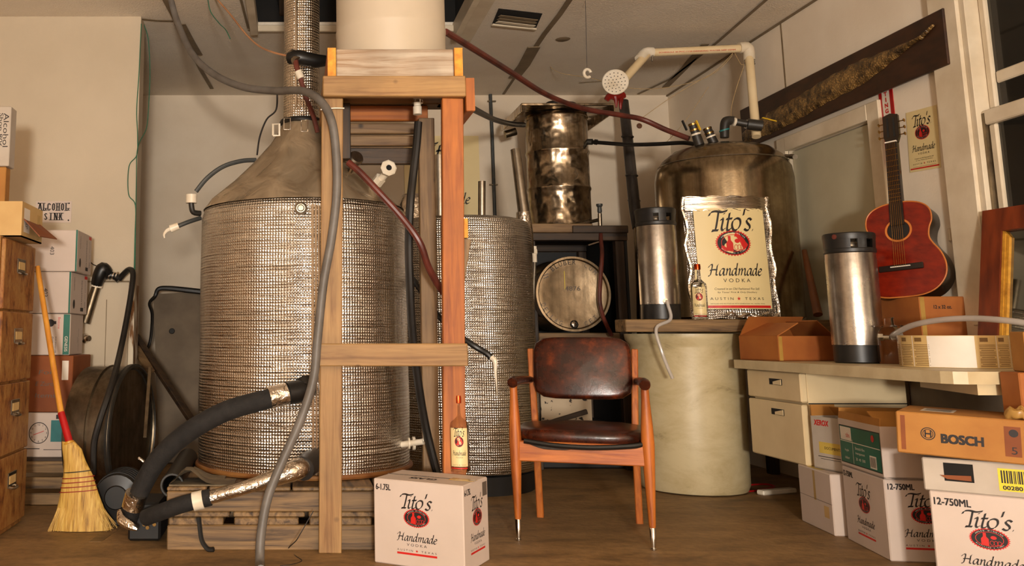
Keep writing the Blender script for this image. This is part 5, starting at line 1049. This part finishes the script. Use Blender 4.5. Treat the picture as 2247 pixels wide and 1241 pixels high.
def cushion(w, d, t_, pw=3.2, n=36, rings=10, crown=.25):
    """soft pad: rounded-square outline, domed top"""
    m = MB(); vs = []
    prof = [(.0, -.5)] + [(.90 + .10 * math.sin(a), -.5 + .5 * (1 - math.cos(a))) for a in [math.pi / 2 * k / 3 for k in range(4)]] + [(1 - .14 * (1 - math.cos(a)) - .04 * math.sin(a) * 0, math.sin(a) * .35) for a in [math.pi / 2 * k / 4 for k in range(1, 5)]] + [(.6, .45), (.3, .5), (0, .52)]
    for r, z in prof:
        for k in range(n):
            a = 2 * math.pi * k / n; c_, s_ = math.cos(a), math.sin(a); q = (abs(c_) ** pw + abs(s_) ** pw) ** (-1 / pw); vs.append((r * q * c_ * w / 2, r * q * s_ * d / 2, z * t_))
    m.add(vs, [(i * n + k, i * n + (k + 1) % n, (i + 1) * n + (k + 1) % n, (i + 1) * n + k) for i in range(len(prof) - 1) for k in range(n)]); return m
m = cushion(.56, .53, .085, 4); m.v = [Vector((p.x, p.y - .02, p.z + .44 + (-.012 if p.y > .1 else 0))) for p in m.v]; cpart('seat_cushion', m, 'leather', 60)
m = MB(); m.tube([(-.22, fy - .012, .412), (-.15, fy - .018, .40), (-.06, fy - .02, .398), (-.02, fy - .018, .40)], [.004, .014, .013, .004], 6); cpart('torn_strip', m, 'torn_lining')
m = MB(); m.tube([(-.23, fy - .018, .418), (-.1, fy - .03, .405), (.05, fy - .032, .402), (.2, fy - .02, .412), (.25, fy - .005, .42)], .011, 8); cpart('piping', m, 'black_plastic')
m = cushion(.455, .30, .06, 6); q = math.radians(76)
m.v = [Vector((p.x, (-(p.z) * math.sin(q) + p.y * math.cos(q)) + by - .045 - .35 * p.x * p.x * -1.0 - .02, p.y * math.sin(q) + p.z * math.cos(q) + .715)) for p in m.v]; cpart('backrest', m, 'leather', 60)
# ================================================================ CARTON WITH BOTTLE, FRONT
A, B, C = G(824, 1230), G(1022, 1258), G(1083, 1216)
rz = math.atan2(B.y - A.y, B.x - A.x); w = (B - A).length; d = .265; A = A + Vector((-.006, -.02, 0)); ex = Vector((math.cos(rz), math.sin(rz), 0)); ey = Vector((-math.sin(rz), math.cos(rz), 0)); cc = A + ex * w / 2 + ey * d / 2
hb = P(820, 1048, A.y).z
o = carton('bottle_carton', 'white printed carton marked 6-1.75L standing in front of the timber stand', cc, (w, d, hb), rz, 'carton_white', 0)
sz = (w, d, hb); fn = face_fn(sz, 'f'); brand_art(o, lambda x, y, z: fn(x - .005, y * .93 - .012, z), .205, full=False, local=True)
fr = face_fn(sz, 'r'); brand_art(o, lambda x, y, z: fr(x + .01, y * .93 - .008, z), .19, full=False, local=True)
m = MB(); text(m, fn, '6-1.75L', -w / 2 + .042, hb / 2 - .03, .062, .022, bold=.0008); part('size_print', m, 'ink_black', o, True, 0)
m = MB(); text(m, fr, '6-1.75L', -d / 2 + .045, hb / 2 - .03, .062, .022, bold=.0008); part('size_print', m, 'ink_black', o, True, 0)
m = MB(); rect(m, fr, d / 2 - .035, hb / 2 - .04, .05, .052); part('barcode_label', m, 'ink_grey', o, True, 0)
ft = face_fn(sz, 't'); m = MB(); text(m, ft, 'GLASS', -.01, -.05, .11, .035, rot=math.pi, bold=.0015); text(m, ft, 'FRAGILE', -.02, .005, .1, .02, rot=math.pi); part('top_print', m, 'ink_black', o, True, 0)
m = MB(); m.box((0, 0, hb + .0012), (w + .002, .003, .002)); part('lid_seam', m, 'ink_grey', o, True, 0)
m = MB(); m.box((w / 2 - .05, .0, hb + .0015), (.1, .05, .0012)); part('tape_strip', m, 'clear_tape', o, True, 0)
g = G(1015, 1040, hb); bottle('glass_bottle', 'clear bottle with a cream label and copper cap on the white carton', g.x, g.y + .06, hb + .0024, .305, .0415)
# ================================================================ RIGHT SIDE: DESK AND WHAT STANDS ON IT
dk = thing('steel_desk', 'cream steel desk with a two-drawer pedestal against the right wall', 'desk', (2.72, 4.1, 0))
DZ = .74; pg = [(2.36, 3.40), (2.375, 3.355), (2.415, 3.335), (3.06, 3.335), (3.06, 4.99), (2.36, 4.99)]
m = MB(); m.prism(pg, DZ - .045, DZ, None); part('desktop', m, 'desk_top', dk, smooth=0)
m = MB(); m.prism([(2.47, 3.37), (3.04, 3.37), (3.04, 3.9), (2.62, 3.9)], DZ - .085, DZ - .0455); part('under_tray', m, 'desk_paint', dk, smooth=0)
py0, py1, px0, px1 = 4.42, 4.93, 2.4, 2.9
part('pedestal', bx(px0 + .03, px1, py0, py1, .262, DZ - .046, bev=.003), 'desk_paint', dk, smooth=0)
for z0, z1 in ((.553, .69), (.262, .543)):
    dw = part('drawer_front', bx(px0 - .004, px0 + .0295, py0 - .004, py1 + .002, z0, z1, bev=.006), 'desk_paint', dk, smooth=0)
    zc = z1 - .05; part('pull_recess', bx(px0 - .0055, px0 - .0042, py0 + .16, py0 + .28, zc - .015, zc + .015), 'dark_void', dw, smooth=0)
    m = MB(); m.slab([(px0 - .006, py0 + .165, zc - .013), (px0 - .006, py0 + .165, zc + .013), (px0 - .009, py0 + .235, zc + .0), (px0 - .009, py0 + .235, zc - .013)], .003); part('pull_lip', m, 'desk_paint', dw, smooth=0)
m = bx(px0 + .03, px1, py0 - .0015, py0 - .0002, .546, .551); part('seam_line', m, 'dark_void', dk, smooth=0)
part('modesty_panel', bx(2.92, 2.94, 3.42, py0, .12, DZ - .046), 'panel_grey', dk, smooth=0)
for x, y in ((2.84, 4.6), (2.86, 4.5), (2.86, 4.86), (3.0, 3.4), (3.0, 4.2)): part('leg', bx(x, x + .035, y, y + .035, 0, .261 if y > 4.4 else DZ - .046, bev=.003), 'black', dk, smooth=0)
# open carton at the far end
o = carton('open_desk_carton', 'open brown carton with loose top flaps at the end of the desk by the tank', (2.56, 4.82), (.33, .30, .125), math.radians(10), 'cardboard_orange', DZ + .001, flaps=[('b', -40, .13), ('l', -62, .14), ('r', -50, .12)])
m = MB(); fn = face_fn((.33, .30, .125), 'f'); rect(m, fn, -.15, 0, .02, .12); part('tape_strip', m, 'packing_tape', o, True, 0)
# carton under the guitar
s12 = (.40, .16, .305); bc = (2.985, 4.62); cr = math.radians(-62)
s12 = (.205, .32, .305); o = carton('guitar_carton', 'brown carton marked 12 x 32 oz. on the desk, carrying the guitar', (2.972, 4.37), s12, math.radians(-2), 'cardboard_orange', DZ + .001)
fn = face_fn(s12, 'f'); m = MB(); text(m, fn, '12 x 32 oz.', .0, .105, .08, .016, bold=.0006); part('size_print', m, 'ink_black', o, True, 0)
m = MB(); rect(m, fn, -.09, .0, .02, .3); part('tape_strip', m, 'packing_tape', o, True, 0)
# guitar
gb = P(2008, 640, 4.28); gb = Vector((2.875, 4.335, DZ + .309)); gt = Vector((3.02, 4.525, 1.975))
ax_y = (gt - gb).normalized(); nz = Vector((-.80, -.60, 0)); nz = (nz - ax_y * nz.dot(ax_y)).normalized(); ax_x = ax_y.cross(nz)
gu = thing('acoustic_guitar', 'red-brown acoustic guitar propped on the carton against the wall', 'guitar', gb)
GM = axes(gb, ax_x, ax_y, nz); LG = (gt - gb).length
half = [(0, 0), (.08, .004), (.14, .03), (.178, .08), (.186, .14), (.17, .20), (.14, .25), (.126, .285), (.13, .33), (.143, .37), (.138, .42), (.11, .455), (.06, .475), (0, .48)]
hp, _ = spline([Vector((x, y, 0)) for x, y in half], [0] * len(half), 4); out = [(p.x, p.y) for p in hp] + [(-p.x, p.y) for p in reversed(hp[1:-1])]
m = MB(); n = len(out); m.add([(x, y, -.1) for x, y in out] + [(x, y, 0) for x, y in out], [tuple(reversed(range(n)))] + [(i, (i + 1) % n, n + (i + 1) % n, n + i) for i in range(n)], GM); part('body_sides', m, 'guitar_side', gu)
m = MB(); m.add([(x * .985, y * .985 + .004, .001) for x, y in out], [tuple(range(n))], GM); part('soundboard', m, 'guitar_top', gu, smooth=0)
m = MB(); m.tube([GM @ Vector((x, y, .0)) for x, y in out + out[:1]], .0035, 6, 1, smooth=False); part('binding', m, 'guitar_binding', gu)
gfn = plane_fn(GM); m = MB(); oval(m, gfn, 0, .335, .048, .048, .0018, 32); part('sound_hole', m, 'black', gu, smooth=0)
m = MB(); ring(m, gfn, 0, .335, .059, .059, .009, .0022, 36); part('rosette', m, 'guitar_binding', gu, smooth=0)
m = MB(); m.box((0, .145, .005), (.19, .03, .01), GM, .003); bg = part('bridge', m, 'fretboard', gu, smooth=0); m = MB(); m.box((0, .148, .012), (.085, .004, .006), GM); part('saddle', m, 'paper_white', bg, smooth=0)
NT_ = LG * .0 + .80
m = MB(); m.prism([(-.03, .36), (.03, .36), (.026, NT_), (-.026, NT_)], .002, .012, GM); fb = part('fingerboard', m, 'fretboard', gu, smooth=0)
m = MB(); m.prism([(-.026, .47), (.026, .47), (.023, NT_ + .01), (-.023, NT_ + .01)], -.025, .0018, GM); part('neck', m, 'guitar_side', gu, smooth=0)
y = NT_
for k in range(12): y -= (NT_ - .17) * (.0561 * .944 ** k); m = MB(); m.box((0, y, .0128), (.052, .002, .002), GM); part('fret', m, 'brass', fb, smooth=0)
m = MB(); m.box((0, NT_ + .003, .011), (.052, .006, .012), GM); part('nut', m, 'paper_white', gu, smooth=0)
m = MB(); m.prism([(-.026, NT_ + .006), (.026, NT_ + .006), (.036, NT_ + .04), (.034, LG), (.0, LG + .012), (-.034, LG), (-.036, NT_ + .04)], -.02, -.002, GM); hs = part('headstock', m, 'guitar_side', gu, smooth=0)
for s_ in (-1, 1):
    m = MB(); m.box((s_ * .014, (NT_ + .035 + LG - .012) / 2, -.004), (.009, LG - NT_ - .05, .008), GM); part('slot', m, 'black', hs, smooth=0)
    for k in range(3): m = MB(); yk = NT_ + .045 + k * (LG - NT_ - .06) / 2.6; m.cyl(GM @ Vector((s_ * .034, yk, -.012)), GM @ Vector((s_ * .056, yk, -.012)), .003, n=6); m.box((s_ * .058, yk, -.012), (.008, .016, .016), GM, .003); part('tuning_peg', m, 'brass', hs)
for k in range(6): m = MB(); x = -.0175 + .007 * k; m.tube([GM @ Vector((x * 1.35, .148, .0155)), GM @ Vector((x, NT_, .018))], .0009, 4); part('guitar_string', m, 'brass', gu)
# label roll
lr = thing('label_roll', 'wide roll of printed cream labels lying on the desk edge', 'label roll', (2.81, 3.97, DZ))
rc = Vector((2.83, 4.10, DZ + .001)); RR = .196
rc = Vector((2.735, 3.84, DZ + .001)); m = MB(); m.lathe([(.05, 0), (RR, 0), (RR, .128), (.05, .128), (.05, 0)], Zm(*rc), 72, False); part('roll', m, 'label_tan', lr)
cd_ = Vector((-rc.x, -rc.y, 0)).normalized(); a0 = math.atan2(cd_.y, cd_.x)
def rfn(u, v, w): return Vector((rc.x + (RR + w) * math.cos(a0 + u / RR), rc.y + (RR + w) * math.sin(a0 + u / RR), rc.z + .064 + v))
m = MB(); rect(m, rfn, -.01, 0, .16, .124, .0006, 12); part('blank_band', m, 'paper_white', lr)
for sgn_, us in ((1, (-.27, -.19, -.115)), (1, (.115, .19, .27))):
    for u in us:
        m = MB(); rect(m, rfn, u - .012, .047, .03, .016, .0006, 3); part('barcode', m, 'ink_brown', lr, smooth=0)
        m = MB()
        for k in range(13): rect(m, rfn, u, .026 - .0068 * k, .062 - .012 * (k % 4 == 3), .0024, .0006, 4)
        part('fine_print', m, 'ink_brown', lr, smooth=0)
for u in (-.23, -.152, .152, .23): m = MB(); rect(m, rfn, u, 0, .003, .124, .0008, 1); part('gap_line', m, 'paper_white', lr, smooth=0)
# glass jug behind the roll
jg = thing('glass_jug', 'clear glass jug with a stopper standing behind the label roll', 'jug', (2.80, 4.24, DZ + .001))
jp = P(1958, 780, 4.24); jx = jp.x; m = MB(); m.lathe([(0, .004), (.05, 0), (.056, .01), (.056, .115), (.045, .15), (.02, .175), (.018, .205), (.022, .21), (0, .21)], Zm(jx, 4.24, DZ + .001), 28); part('glass', m, 'bottle_glass', jg)
m = MB(); m.lathe([(.066, .168), (.066, .174), (.0, .176)], Zm(jx, 4.24, DZ), 24); part('glass_collar', m, 'bottle_glass', jg)
# mirror leaning beside the window
mr = thing('framed_mirror', 'mirror in a red-brown wooden frame with gilt edge, leaning by the window', 'mirror', (3.0, 3.8, DZ))
mo = Vector((2.955, 4.0, DZ + .001)); ux = Vector((.07, -.62, 0)).normalized(); uz = Vector((.115, .0, .70)).normalized(); uz = (uz - ux * uz.dot(ux)).normalized(); un = uz.cross(ux) * -1
if un.x > 0: un = -un
MM = axes(mo, ux, uz, un); MWd, MHt, fw = .62, .68, .10
for nm, pl_ in (('frame_stile', [(0, 0), (fw, fw), (fw, MHt - fw), (0, MHt)]), ('frame_stile', [(MWd, 0), (MWd, MHt), (MWd - fw, MHt - fw), (MWd - fw, fw)]), ('frame_rail', [(0, MHt), (fw, MHt - fw), (MWd - fw, MHt - fw), (MWd, MHt)]), ('frame_rail', [(0, 0), (MWd, 0), (MWd - fw, fw), (fw, fw)])):
    m = MB(); m.prism(pl_, -.01, .018, MM); part(nm, m, 'frame_red', mr, smooth=0)
for k, zz in ((0, .012), (1, .008)):
    q0 = fw + .001 + .0155 * k; q1 = q0 + .014
    for pl_ in ([(q0, q0), (q1, q1), (q1, MHt - q1), (q0, MHt - q0)], [(MWd - q0, q0), (MWd - q0, MHt - q0), (MWd - q1, MHt - q1), (MWd - q1, q1)]):
        m = MB(); m.prism(pl_, -.008, zz, MM); part('gilt_edge', m, 'frame_gold', mr, smooth=0)
m = MB(); m.box((MWd / 2, MHt / 2, -.006), (MWd - 2 * fw, MHt - 2 * fw, .004), MM); part('mirror_glass', m, 'mirror_glass', mr, smooth=0)
# leaning stick between tank and keg
m = MB(); m.tube(PP((1765, 550, 5.3), (1775, 600, 5.2), (1795, 690, 5.06)), [.014, .018, .024], 12); solo('wooden_bat', m, 'stick_wood', 'dark wooden stick leaning on the door beside the keg', 'stick')
# ---------------------------------------------------------------- on the right wall
sb = thing('snakeskin_mount', 'long dark board with a dried snakeskin mounted high on the right wall', 'wall mount', (XR, 5.1, 2.13))
part('board', bx(XR - .045, XR - .026, 4.13, 6.12, 2.125, 2.40, bev=.004), 'mount_board', sb, smooth=0)
for y in (4.5, 5.7): part('batten', bx(XR - .0259, XR - .001, y, y + .05, 2.2, 2.33), 'dark_timber_z', sb, smooth=0)
m = MB(); ks = 60; js = 8; vs = []; random.seed(3)
for i in range(ks + 1):
    t_ = i / ks; y = 6.08 - 1.80 * t_; zc = 2.20 + .105 * t_; hw = .07 * min(1, .6 + t_ * 2.2) if t_ < .3 else .07; hw = hw * (1 if t_ < .72 else max(.12, 1 - (t_ - .72) / .28 * .95)); hw *= 1 + .05 * math.sin(i * 1.3)
    zc += .004 * math.sin(t_ * 14)
    for j in range(js + 1): a = -1 + 2 * j / js; vs.append((XR - .0455 - .016 * max(0, 1 - a * a) ** .5 - .001, y, zc + hw * a))
m.add(vs, [(i * (js + 1) + j, i * (js + 1) + j + 1, (i + 1) * (js + 1) + j + 1, (i + 1) * (js + 1) + j) for i in range(ks) for j in range(js)]); part('snakeskin', m, 'snakeskin', sb, smooth=60)
m = MB()
for k in range(5): m.lathe([(.0, -.012), (.011 - .001 * k, -.006), (.011 - .001 * k, .006), (0, .012)], frame((XR - .054, 4.275 - .02 * k, 2.305 + .007 * k), (0, -1, .3)), 10)
part('rattle', m, 'snakeskin', sb)
# vertical red sign
es = thing('extinguisher_sign', 'tall narrow red and white sign behind the guitar head, lettered downwards', 'sign', (XR, 4.64, 1.72))
sy = 4.655; part('plate', bx(XR - .004, XR - .001, sy - .055, sy + .055, 1.74, 2.35), 'red_paint', es, smooth=0)
Me = axes((XR - .0042, sy, 0), (0, -1, 0), (0, 0, 1), (-1, 0, 0)); fne = plane_fn(Me)
m = MB(); rect(m, fne, 0, 2.09, .06, .50, .0004); part('white_panel', m, 'paper_white', es, smooth=0)
m = MB()
for k, q in enumerate('FIRE EXTINGUISHER'):
    if q == ' ': part('lettering', m, 'ink_red', es, smooth=0); m = MB()
    else: text(m, fne, q, 0, 2.335 - .0305 * k, .006 if q == 'I' else .024, .021, .0009, bold=.0018)
part('lettering', m, 'ink_red', es, smooth=0)
m = MB(); put(m, [(-.03, 1.83, .001), (.03, 1.83, .001), (0, 1.77, .001)], [(0, 2, 1)], fne); part('arrow', m, 'paper_white', es, smooth=0)
# sticker
sk = thing('wall_label', 'cream printed label with a red foot stuck to the right wall beside the guitar', 'label', (XR, 4.41, 1.66))
Mk = axes((XR - .003, 4.412, 1.826), (0, -1, -.06), (.0, -.045, 1), (-1, 0, 0)); fnk = plane_fn(Mk)
m = MB(); m.box((0, 0, -.001), (.222, .305, .0015), Mk, .0004); part('label_sheet', m, 'label_cream', sk, smooth=0)
brand_art(sk, lambda x, y, z: fnk(x, y * .97 + .0, z), .205)
# small bits on the wall
m = bx(XR - .012, XR - .0005, 4.285, 4.3, 1.31, 1.37, bev=.002); solo('wall_catch', m, 'white_trim', 'small painted metal catch on the right wall beside the guitar', 'catch', smooth=0)

# ================================================================ CARTONS ON THE FLOOR, RIGHT
def by_corner(name, label, near, far, w, h, mt, z0=0.0, **k):
    """carton whose left face runs from far (back) to near (front) on the floor plan; w = width of the face turned to the right"""
    dv = Vector((near[0] - far[0], near[1] - far[1], 0)); d = dv.length; ey_ = -dv.normalized(); ex_ = Vector((ey_.y, -ey_.x, 0)); rz_ = math.atan2(ex_.y, ex_.x)
    c_ = (Vector((near[0], near[1], 0)) + Vector((far[0], far[1], 0))) / 2 + ex_ * w / 2; o_ = carton(name, label, (c_.x, c_.y), (w, d, h), rz_, mt, z0, **k); return o_, (w, d, h)
h0 = .262
o, s_ = by_corner('taped_carton', 'small white taped carton on the floor under the desk drawers', G(1832, 1176), G(1760, 1142), .16, h0, 'carton_white')
fl = face_fn(s_, 'l'); m = MB(); rect(m, fl, .0, .06, .022, .13); part('tape_strip', m, 'packing_tape', o, True, 0)
m = MB(); rect(m, fl, .11, -.04, .05, .05, .0005); part('stain', m, 'cardboard_pale', o, True, 0)
m = MB(); rect(m, fl, 0, .0, s_[1], .002); part('lid_seam', m, 'ink_grey', o, True, 0)
m = MB(); ft = face_fn(s_, 't'); rect(m, ft, -.02, .05, .1, .16); part('top_tape', m, 'tape_yellow', o, True, 0)
g0, g1 = G(1832, 1176), G(1760, 1142)
o, s_ = by_corner('paper_ream_carton', 'tall open white carton with a yellow label on top of the small taped carton', Vector((2.44, 4.11, 0)), Vector((2.402, 4.36, 0)), .13, .235, 'carton_grey', h0 + .002, flaps=[('r', -35, .05), ('b', 5, .05)])
fl = face_fn(s_, 'l'); m = MB(); text(m, fl, 'XEROX', -.06, .09, .09, .024, shear=.1, bold=.0012); part('red_print', m, 'ink_red', o, True, 0)
m = MB(); rect(m, fl, .015, -.02, .2, .05); part('yellow_label', m, 'tape_yellow', o, True, 0); m = MB(); text(m, fl, 'DOCUMENTS', .0, -.02, .1, .012, z=.001); rect(m, fl, -.02, -.06, .15, .003); rect(m, fl, .01, -.07, .18, .002); part('black_print', m, 'ink_black', o, True, 0)
def print_case(o, s_, sides, txt='12-750ML', wd=.2):
    for sd in sides:
        fn = face_fn(s_, sd); k = wd if sd == 'f' else min(wd, s_[1] * .62)
        brand_art(o, lambda x, y, z, fn=fn: fn(x, y * .88 - .012, z), k, full=False, local=True)
        W_ = s_[0] if sd == 'f' else s_[1]; m = MB(); text(m, fn, txt, -W_ / 2 + .06, s_[2] / 2 - .028, .095, .022, bold=.001); part('size_print', m, 'ink_black', o, True, 0)
h1 = P(1953, 1050, 3.72).z
o, s_ = by_corner('case_carton', 'white printed case marked 12-750ML under the green-labelled carton', G(1955, 1231), G(1861, 1182), .28, h1, 'carton_white'); print_case(o, s_, 'fl', wd=.205)
near, far = G(1955, 1231), G(1861, 1182)
o, s_ = by_corner('green_label_carton', 'open white carton with a dark green label on top of the printed case', near + Vector((.0, -.005, 0)), far, .29, .20, 'carton_white', h1 + .002, flaps=[('l', -6, .03), ('f', -66, .12), ('r', 4, .03), ('b', -8, .045)], inner='cardboard')
fl = face_fn(s_, 'l'); m = MB(); rect(m, fl, 0, -.005, s_[1] - .012, .158, .0004); part('black_border', m, 'ink_black', o, True, 0)
m = MB(); rect(m, fl, 0, -.005, s_[1] - .02, .15, .0007); part('green_label', m, 'ink_green', o, True, 0)
m = MB(); rect(m, fl, -.13, .04, .11, .055, .001); rect(m, fl, .12, -.05, .06, .05, .001); rect(m, fl, -.068, -.03, .003, .1, .001); rect(m, fl, 0, .008, s_[1] - .022, .003, .001)
for k, q in enumerate(('Stretch film', 'transparent', '20  40  500')): text(m, fl, q, -.0, -.012 - .022 * k, .09, .011, .001)
text(m, fl, 'fragile', -.13, -.03, .04, .012, .001); text(m, fl, 'indoor', -.13, -.06, .045, .012, .001); part('white_print', m, 'paper_white', o, True, 0)
m = MB(); text(m, fl, 'tibs', -.11, .035, .04, .02, .0014); oval(m, fl, .13, .045, .014, .014, .0014, 16); part('red_print', m, 'ink_red', o, True, 0)
m = MB(); 
for k in range(9): rect(m, fl, .098 + .0055 * k, -.05, .0022, .04, .0016)
part('barcode', m, 'ink_black', o, True, 0)
# nearest pile
rzA = math.radians(-40); ca = Vector((2.245, 3.37, 0)); exA = Vector((math.cos(rzA), math.sin(rzA), 0)); eyA = Vector((-exA.y, exA.x, 0))
def pile(name, label, dx, dy, s_, z0, mt, **k):
    c_ = ca + exA * (s_[0] / 2 + dx) + eyA * (s_[1] / 2 + dy); return carton(name, label, (c_.x, c_.y), s_, rzA, mt, z0, **k)
s_ = (.36, .29, .325); o = pile('case_carton', 'white printed case marked 12-750ML at the bottom of the pile under the barcode carton', .01, .0, s_, 0, 'carton_white')
fn = face_fn(s_, 'f'); brand_art(o, lambda x, y, z: fn(x - .02, y * .92 - .02, z), .215, full=False, local=True); m = MB(); text(m, fn, '12-750ML', -.115, .128, .105, .024, bold=.001); part('size_print', m, 'ink_black', o, True, 0)
s_ = (.42, .30, .113); o = pile('handle_carton', 'white carton lid with hand hole and yellow barcode label under the tan tool carton', -.002, -.005, s_, .3255, 'carton_grey')
fn = face_fn(s_, 'f'); m = MB(); rect(m, fn, -.105, .012, .085, .062, .0006); part('hand_hole', m, 'dark_void', o, True, 0); m = MB(); put(m, [(-.16, .0, .004), (-.07, .004, .004), (-.07, -.014, .004), (-.14, -.012, .004)], [(3, 2, 1, 0)], fn); part('torn_tab', m, 'cardboard_red', o, True, 0)
m = MB(); rect(m, fn, .06, .0, .11, .075, .0006); yl = part('yellow_label', m, 'ink_yellow', o, True, 0); m = MB(); random.seed(5); x = .015
while x < .1: w_ = random.choice((.002, .003, .0045)); rect(m, fn, x, .01, w_, .042, .001); x += w_ + random.choice((.002, .003))
text(m, fn, '00280183', .058, -.026, .085, .013, .001, bold=.0006); part('barcode', m, 'ink_black', yl, True, 0)
s_ = (.385, .36, .146); o = pile('tool_carton', 'tan carton printed with a black round emblem and maker lettering, on top of the pile', -.07, -.03, s_, .445, 'cardboard', tilt=2.2)
fn = face_fn(s_, 'f'); m = MB(); text(m, fn, 'BOSCH', .0, -.01, .118, .030, bold=.0022); part('lettering', m, 'ink_black', o, True, 0)
m = MB(); ring(m, fn, -.098, .002, .022, .022, .003, .0006, 32); ring(m, fn, -.098, .002, .016, .016, .0022, .0006, 28); rect(m, fn, -.098, .002, .018, .005, .0007); rect(m, fn, -.106, .002, .004, .024, .0007); rect(m, fn, -.09, .002, .004, .024, .0007); part('round_emblem', m, 'ink_black', o, True, 0)
m = MB(); rect(m, fn, .14, .0, .045, .1, .0004); part('red_mark', m, 'cardboard_red', o, True, 0); m = MB(); text(m, fn, '5', .143, -.03, .016, .024, .0009); part('black_mark', m, 'ink_black', o, True, 0); m = MB(); oval(m, fn, .143, .028, .013, .013, .0009, 16); part('black_mark', m, 'ink_black', o, True, 0)
ft = face_fn(s_, 't'); m = MB(); rect(m, ft, -.08, .0, .10, .15, .0005); part('paper_label', m, 'paper_white', o, True, 0); m = MB()
for k in range(6): rect(m, ft, -.08, .05 - .018 * k, .08, .006, .0009)
part('small_print', m, 'ink_grey', o, True, 0)
m = MB(); rect(m, fn, -.172, .0, .014, .12, .0005); part('tape_end', m, 'cardboard_red', o, True, 0)
# cartons past the desk end
c1 = P(2228, 800, 3.05); carton('small_carton', 'small orange-brown carton standing on the tan tool carton by the desk end', (2.583, 3.262), (.14, .11, .15), math.radians(-8), 'cardboard_orange', .5915)
o = carton('yellow_carton', 'yellowish carton on top of the small orange-brown carton by the desk end', (2.63, 3.255), (.15, .1, .14), math.radians(-14), 'cardboard', .7425)
m = cushion(.26, .2, .09, 2.4, 24); m.v = [Vector((p.x * .38 + 2.487, p.y * .4 + 3.2, p.z * .36 + .604 + .012 * math.sin(p.x * 60) * math.sin(p.y * 50))) for p in m.v]; pbg = solo('plastic_bag', m, 'amber_bag', 'crinkled amber plastic bag beside the tan tool carton', 'bag', smooth=60)
# floor oddments under the desk
hose('red_cable', [G(1640, 1066) + Vector((0, 0, .006)), G(1680, 1064) + Vector((0, 0, .006)), G(1700, 1070) + Vector((0, 0, .006)), G(1660, 1078) + Vector((0, 0, .006)), G(1636, 1080) + Vector((0, 0, .006))], .005, 'red_paint', 'thin red cable looped on the floor under the desk', 'cable', 6)
a, b = G(1668, 1086), G(1742, 1080); m = MB(); m.bar(a + Vector((0, 0, .014)), b + Vector((0, 0, .014)), .05, .026, .006); solo('power_strip', m, 'white_plastic', 'flat white power strip on the floor under the desk', 'power strip')
